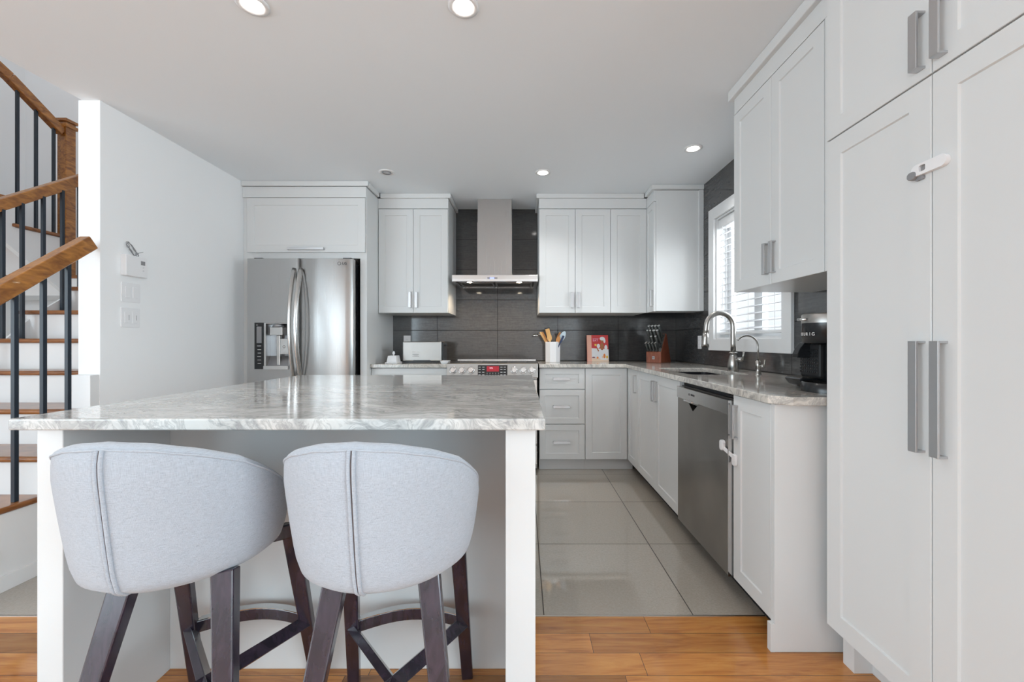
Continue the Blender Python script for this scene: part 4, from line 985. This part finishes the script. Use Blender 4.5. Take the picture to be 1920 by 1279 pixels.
# ---------------------------------------------------------------- staircase
o = thing('staircase', 'white staircase with reddish brown wooden treads rising behind the left wall', 'stairs', (-2.85, 2.3, 0))
steps = [(.19, 1.58), (.372, 1.80), (.56, 2.02), (.75, 2.25), (.94, 2.48), (1.13, 2.62), (1.32, 2.80), (1.51, 3.05), (1.70, 3.32)]
for i, (z_, y_) in enumerate(steps):
    xr = -2.285 if i == 0 else (-2.302 if i < 3 else (-2.36 if i == 3 else -2.452))
    xl = -3.32; yn = steps[i+1][1] if i+1 < len(steps) else 4.17
    hasw = i == 0
    xr_t = xr+.02 if i == 0 else xr
    MB().box(xl-.03, xr_t, y_-.025, yn+.02, z_-.028, z_).build('tread', 'stair_wood', o, .012, seg=4)
    MB().box(xl, xr-.018, y_+.004, y_+.02, z_-.19 if i else 0, z_-.0285).build('riser', 'trim_white', o)
MB().prism([(1.60, 0), (2.2585, 0), (2.2585, .72), (2.27, .72), (2.27, .53), (2.04, .53), (2.04, .343), (1.82, .343), (1.82, .16), (1.60, .16)][:2] + [(2.2585, .53), (2.04, .53), (2.04, .343), (1.82, .343), (1.82, .16), (1.60, .16)], 0, -2.335, -2.312).build('stringer', 'trim_white', o)
MB().prism([(2.05, 0), (4.2, 0), (4.2, 1.67), (3.35, 1.67), (3.08, 1.48), (2.83, 1.29), (2.65, 1.10), (2.52, .90), (2.29, .72), (2.05, .53)], 0, -3.315, -3.30).build('stringer', 'trim_white', o)
MB().box(-2.312, -2.300, 1.60, 2.258, 0, .07).build('skirting', 'trim_white', o, .001)
# landing and return flight
MB().box(-4.98, -3.32, 3.30+.4, 4.19, 1.672, 1.70).build('landing_tread', 'stair_wood', o)
MB().box(-4.98, -3.32, 3.71, 4.19, 1.52, 1.671).build('landing_fascia', 'trim_white', o)
MB().prism([(3.72, 1.52), (3.72, 2.02), (3.33, 2.02), (3.33, 2.225), (3.06, 2.225), (3.06, 2.42), (2.20, 3.10), (2.20, 2.76)], 0, -4.075, -4.035).build('stringer', 'trim_white', o)
for i in range(5):
    z_ = 2.05+.2*i; y_ = 3.72 if i == 0 else 3.33-.27*(i-1); yb = 3.33-.27*i
    MB().box(-4.98, -4.015, yb-.02, y_+.0, z_-.028, z_).build('tread', 'stair_wood', o, .010, seg=3)
    MB().box(-4.98, -4.076, y_-.03, y_-.02, z_-.2 if i else 1.70, z_-.029).build('riser', 'trim_white', o)
def bal(rail, x_, y_, z0, z1): 
    MB().box(x_-.009, x_+.009, y_-.009, y_+.009, z0, z1).build('baluster', 'baluster_black', rail, .001)
def railing(label, pts, w_, h_, bals, zoff=-.03):
    a, b = Vector(pts[0]), Vector(pts[-1]); o = thing('stair_railing', label, 'railing', tuple((a+b)/2), 'stair railings')
    mb = MB()
    for p, q in zip(pts, pts[1:]):
        p, q = Vector(p), Vector(q); mb.beam(p, q, w_, h_, side=(1, 0, 0))
    mb.build('handrail', 'rail_wood', o, .006, seg=3)
    for x_, y_, z0 in bals:
        for p, q in zip(pts, pts[1:]):
            if min(p[1], q[1])-1e-6 <= y_ <= max(p[1], q[1])+1e-6:
                t_ = (y_-p[1])/(q[1]-p[1]); z1 = p[2]+(q[2]-p[2])*t_+zoff; bal(o, x_, y_, z0, z1); break
    return o
X1 = -2.34
railing('nearest brown stair handrail with dark balusters, ending at the white wall end', [(X1, 1.30, .862), (X1, 2.262, 1.648)], .058, .072,
        [(X1, 2.156, .5605), (X1, 2.045, .5605), (X1, 1.93, .3725), (X1, 1.81, .3725), (X1, 1.69, .1905), (X1, 1.60, .1905)])
railing('middle brown stair handrail with black balusters on the far side of the flight', [(-3.30, 2.20, 1.66), (-3.30, 3.30, 2.445)], .055, .068,
        [(-3.28, 2.637+.005, 1.1305), (-3.28, 2.745, 1.1305), (-3.28, 2.866, 1.3205), (-3.28, 2.985, 1.3205), (-3.28, 3.10, 1.5105), (-3.28, 2.52, .9405)])
r_ = railing('uppermost brown stair railing with square newel post', [(-4.05, 2.55, 3.56), (-4.05, 3.30, 3.20), (-4.05, 3.68, 2.955)], .055, .075,
        [(-4.05, 3.357, 2.0505), (-4.05, 3.486, 2.0505), (-4.05, 3.617, 2.0505), (-4.05, 3.20, 2.2505), (-4.05, 3.08, 2.2505)])
nw = MB().box(-4.09, -4.01, 3.68, 3.76, 1.7005, 3.05).build('newel_post', 'rail_wood', r_, .003)
frus(MB(), -4.10, -4.00, 3.67, 3.77, 3.0, 3.03, -.003).box(-4.103, -3.997, 3.667, 3.773, 3.05, 3.075).build('newel_cap', 'rail_wood', nw, .003)
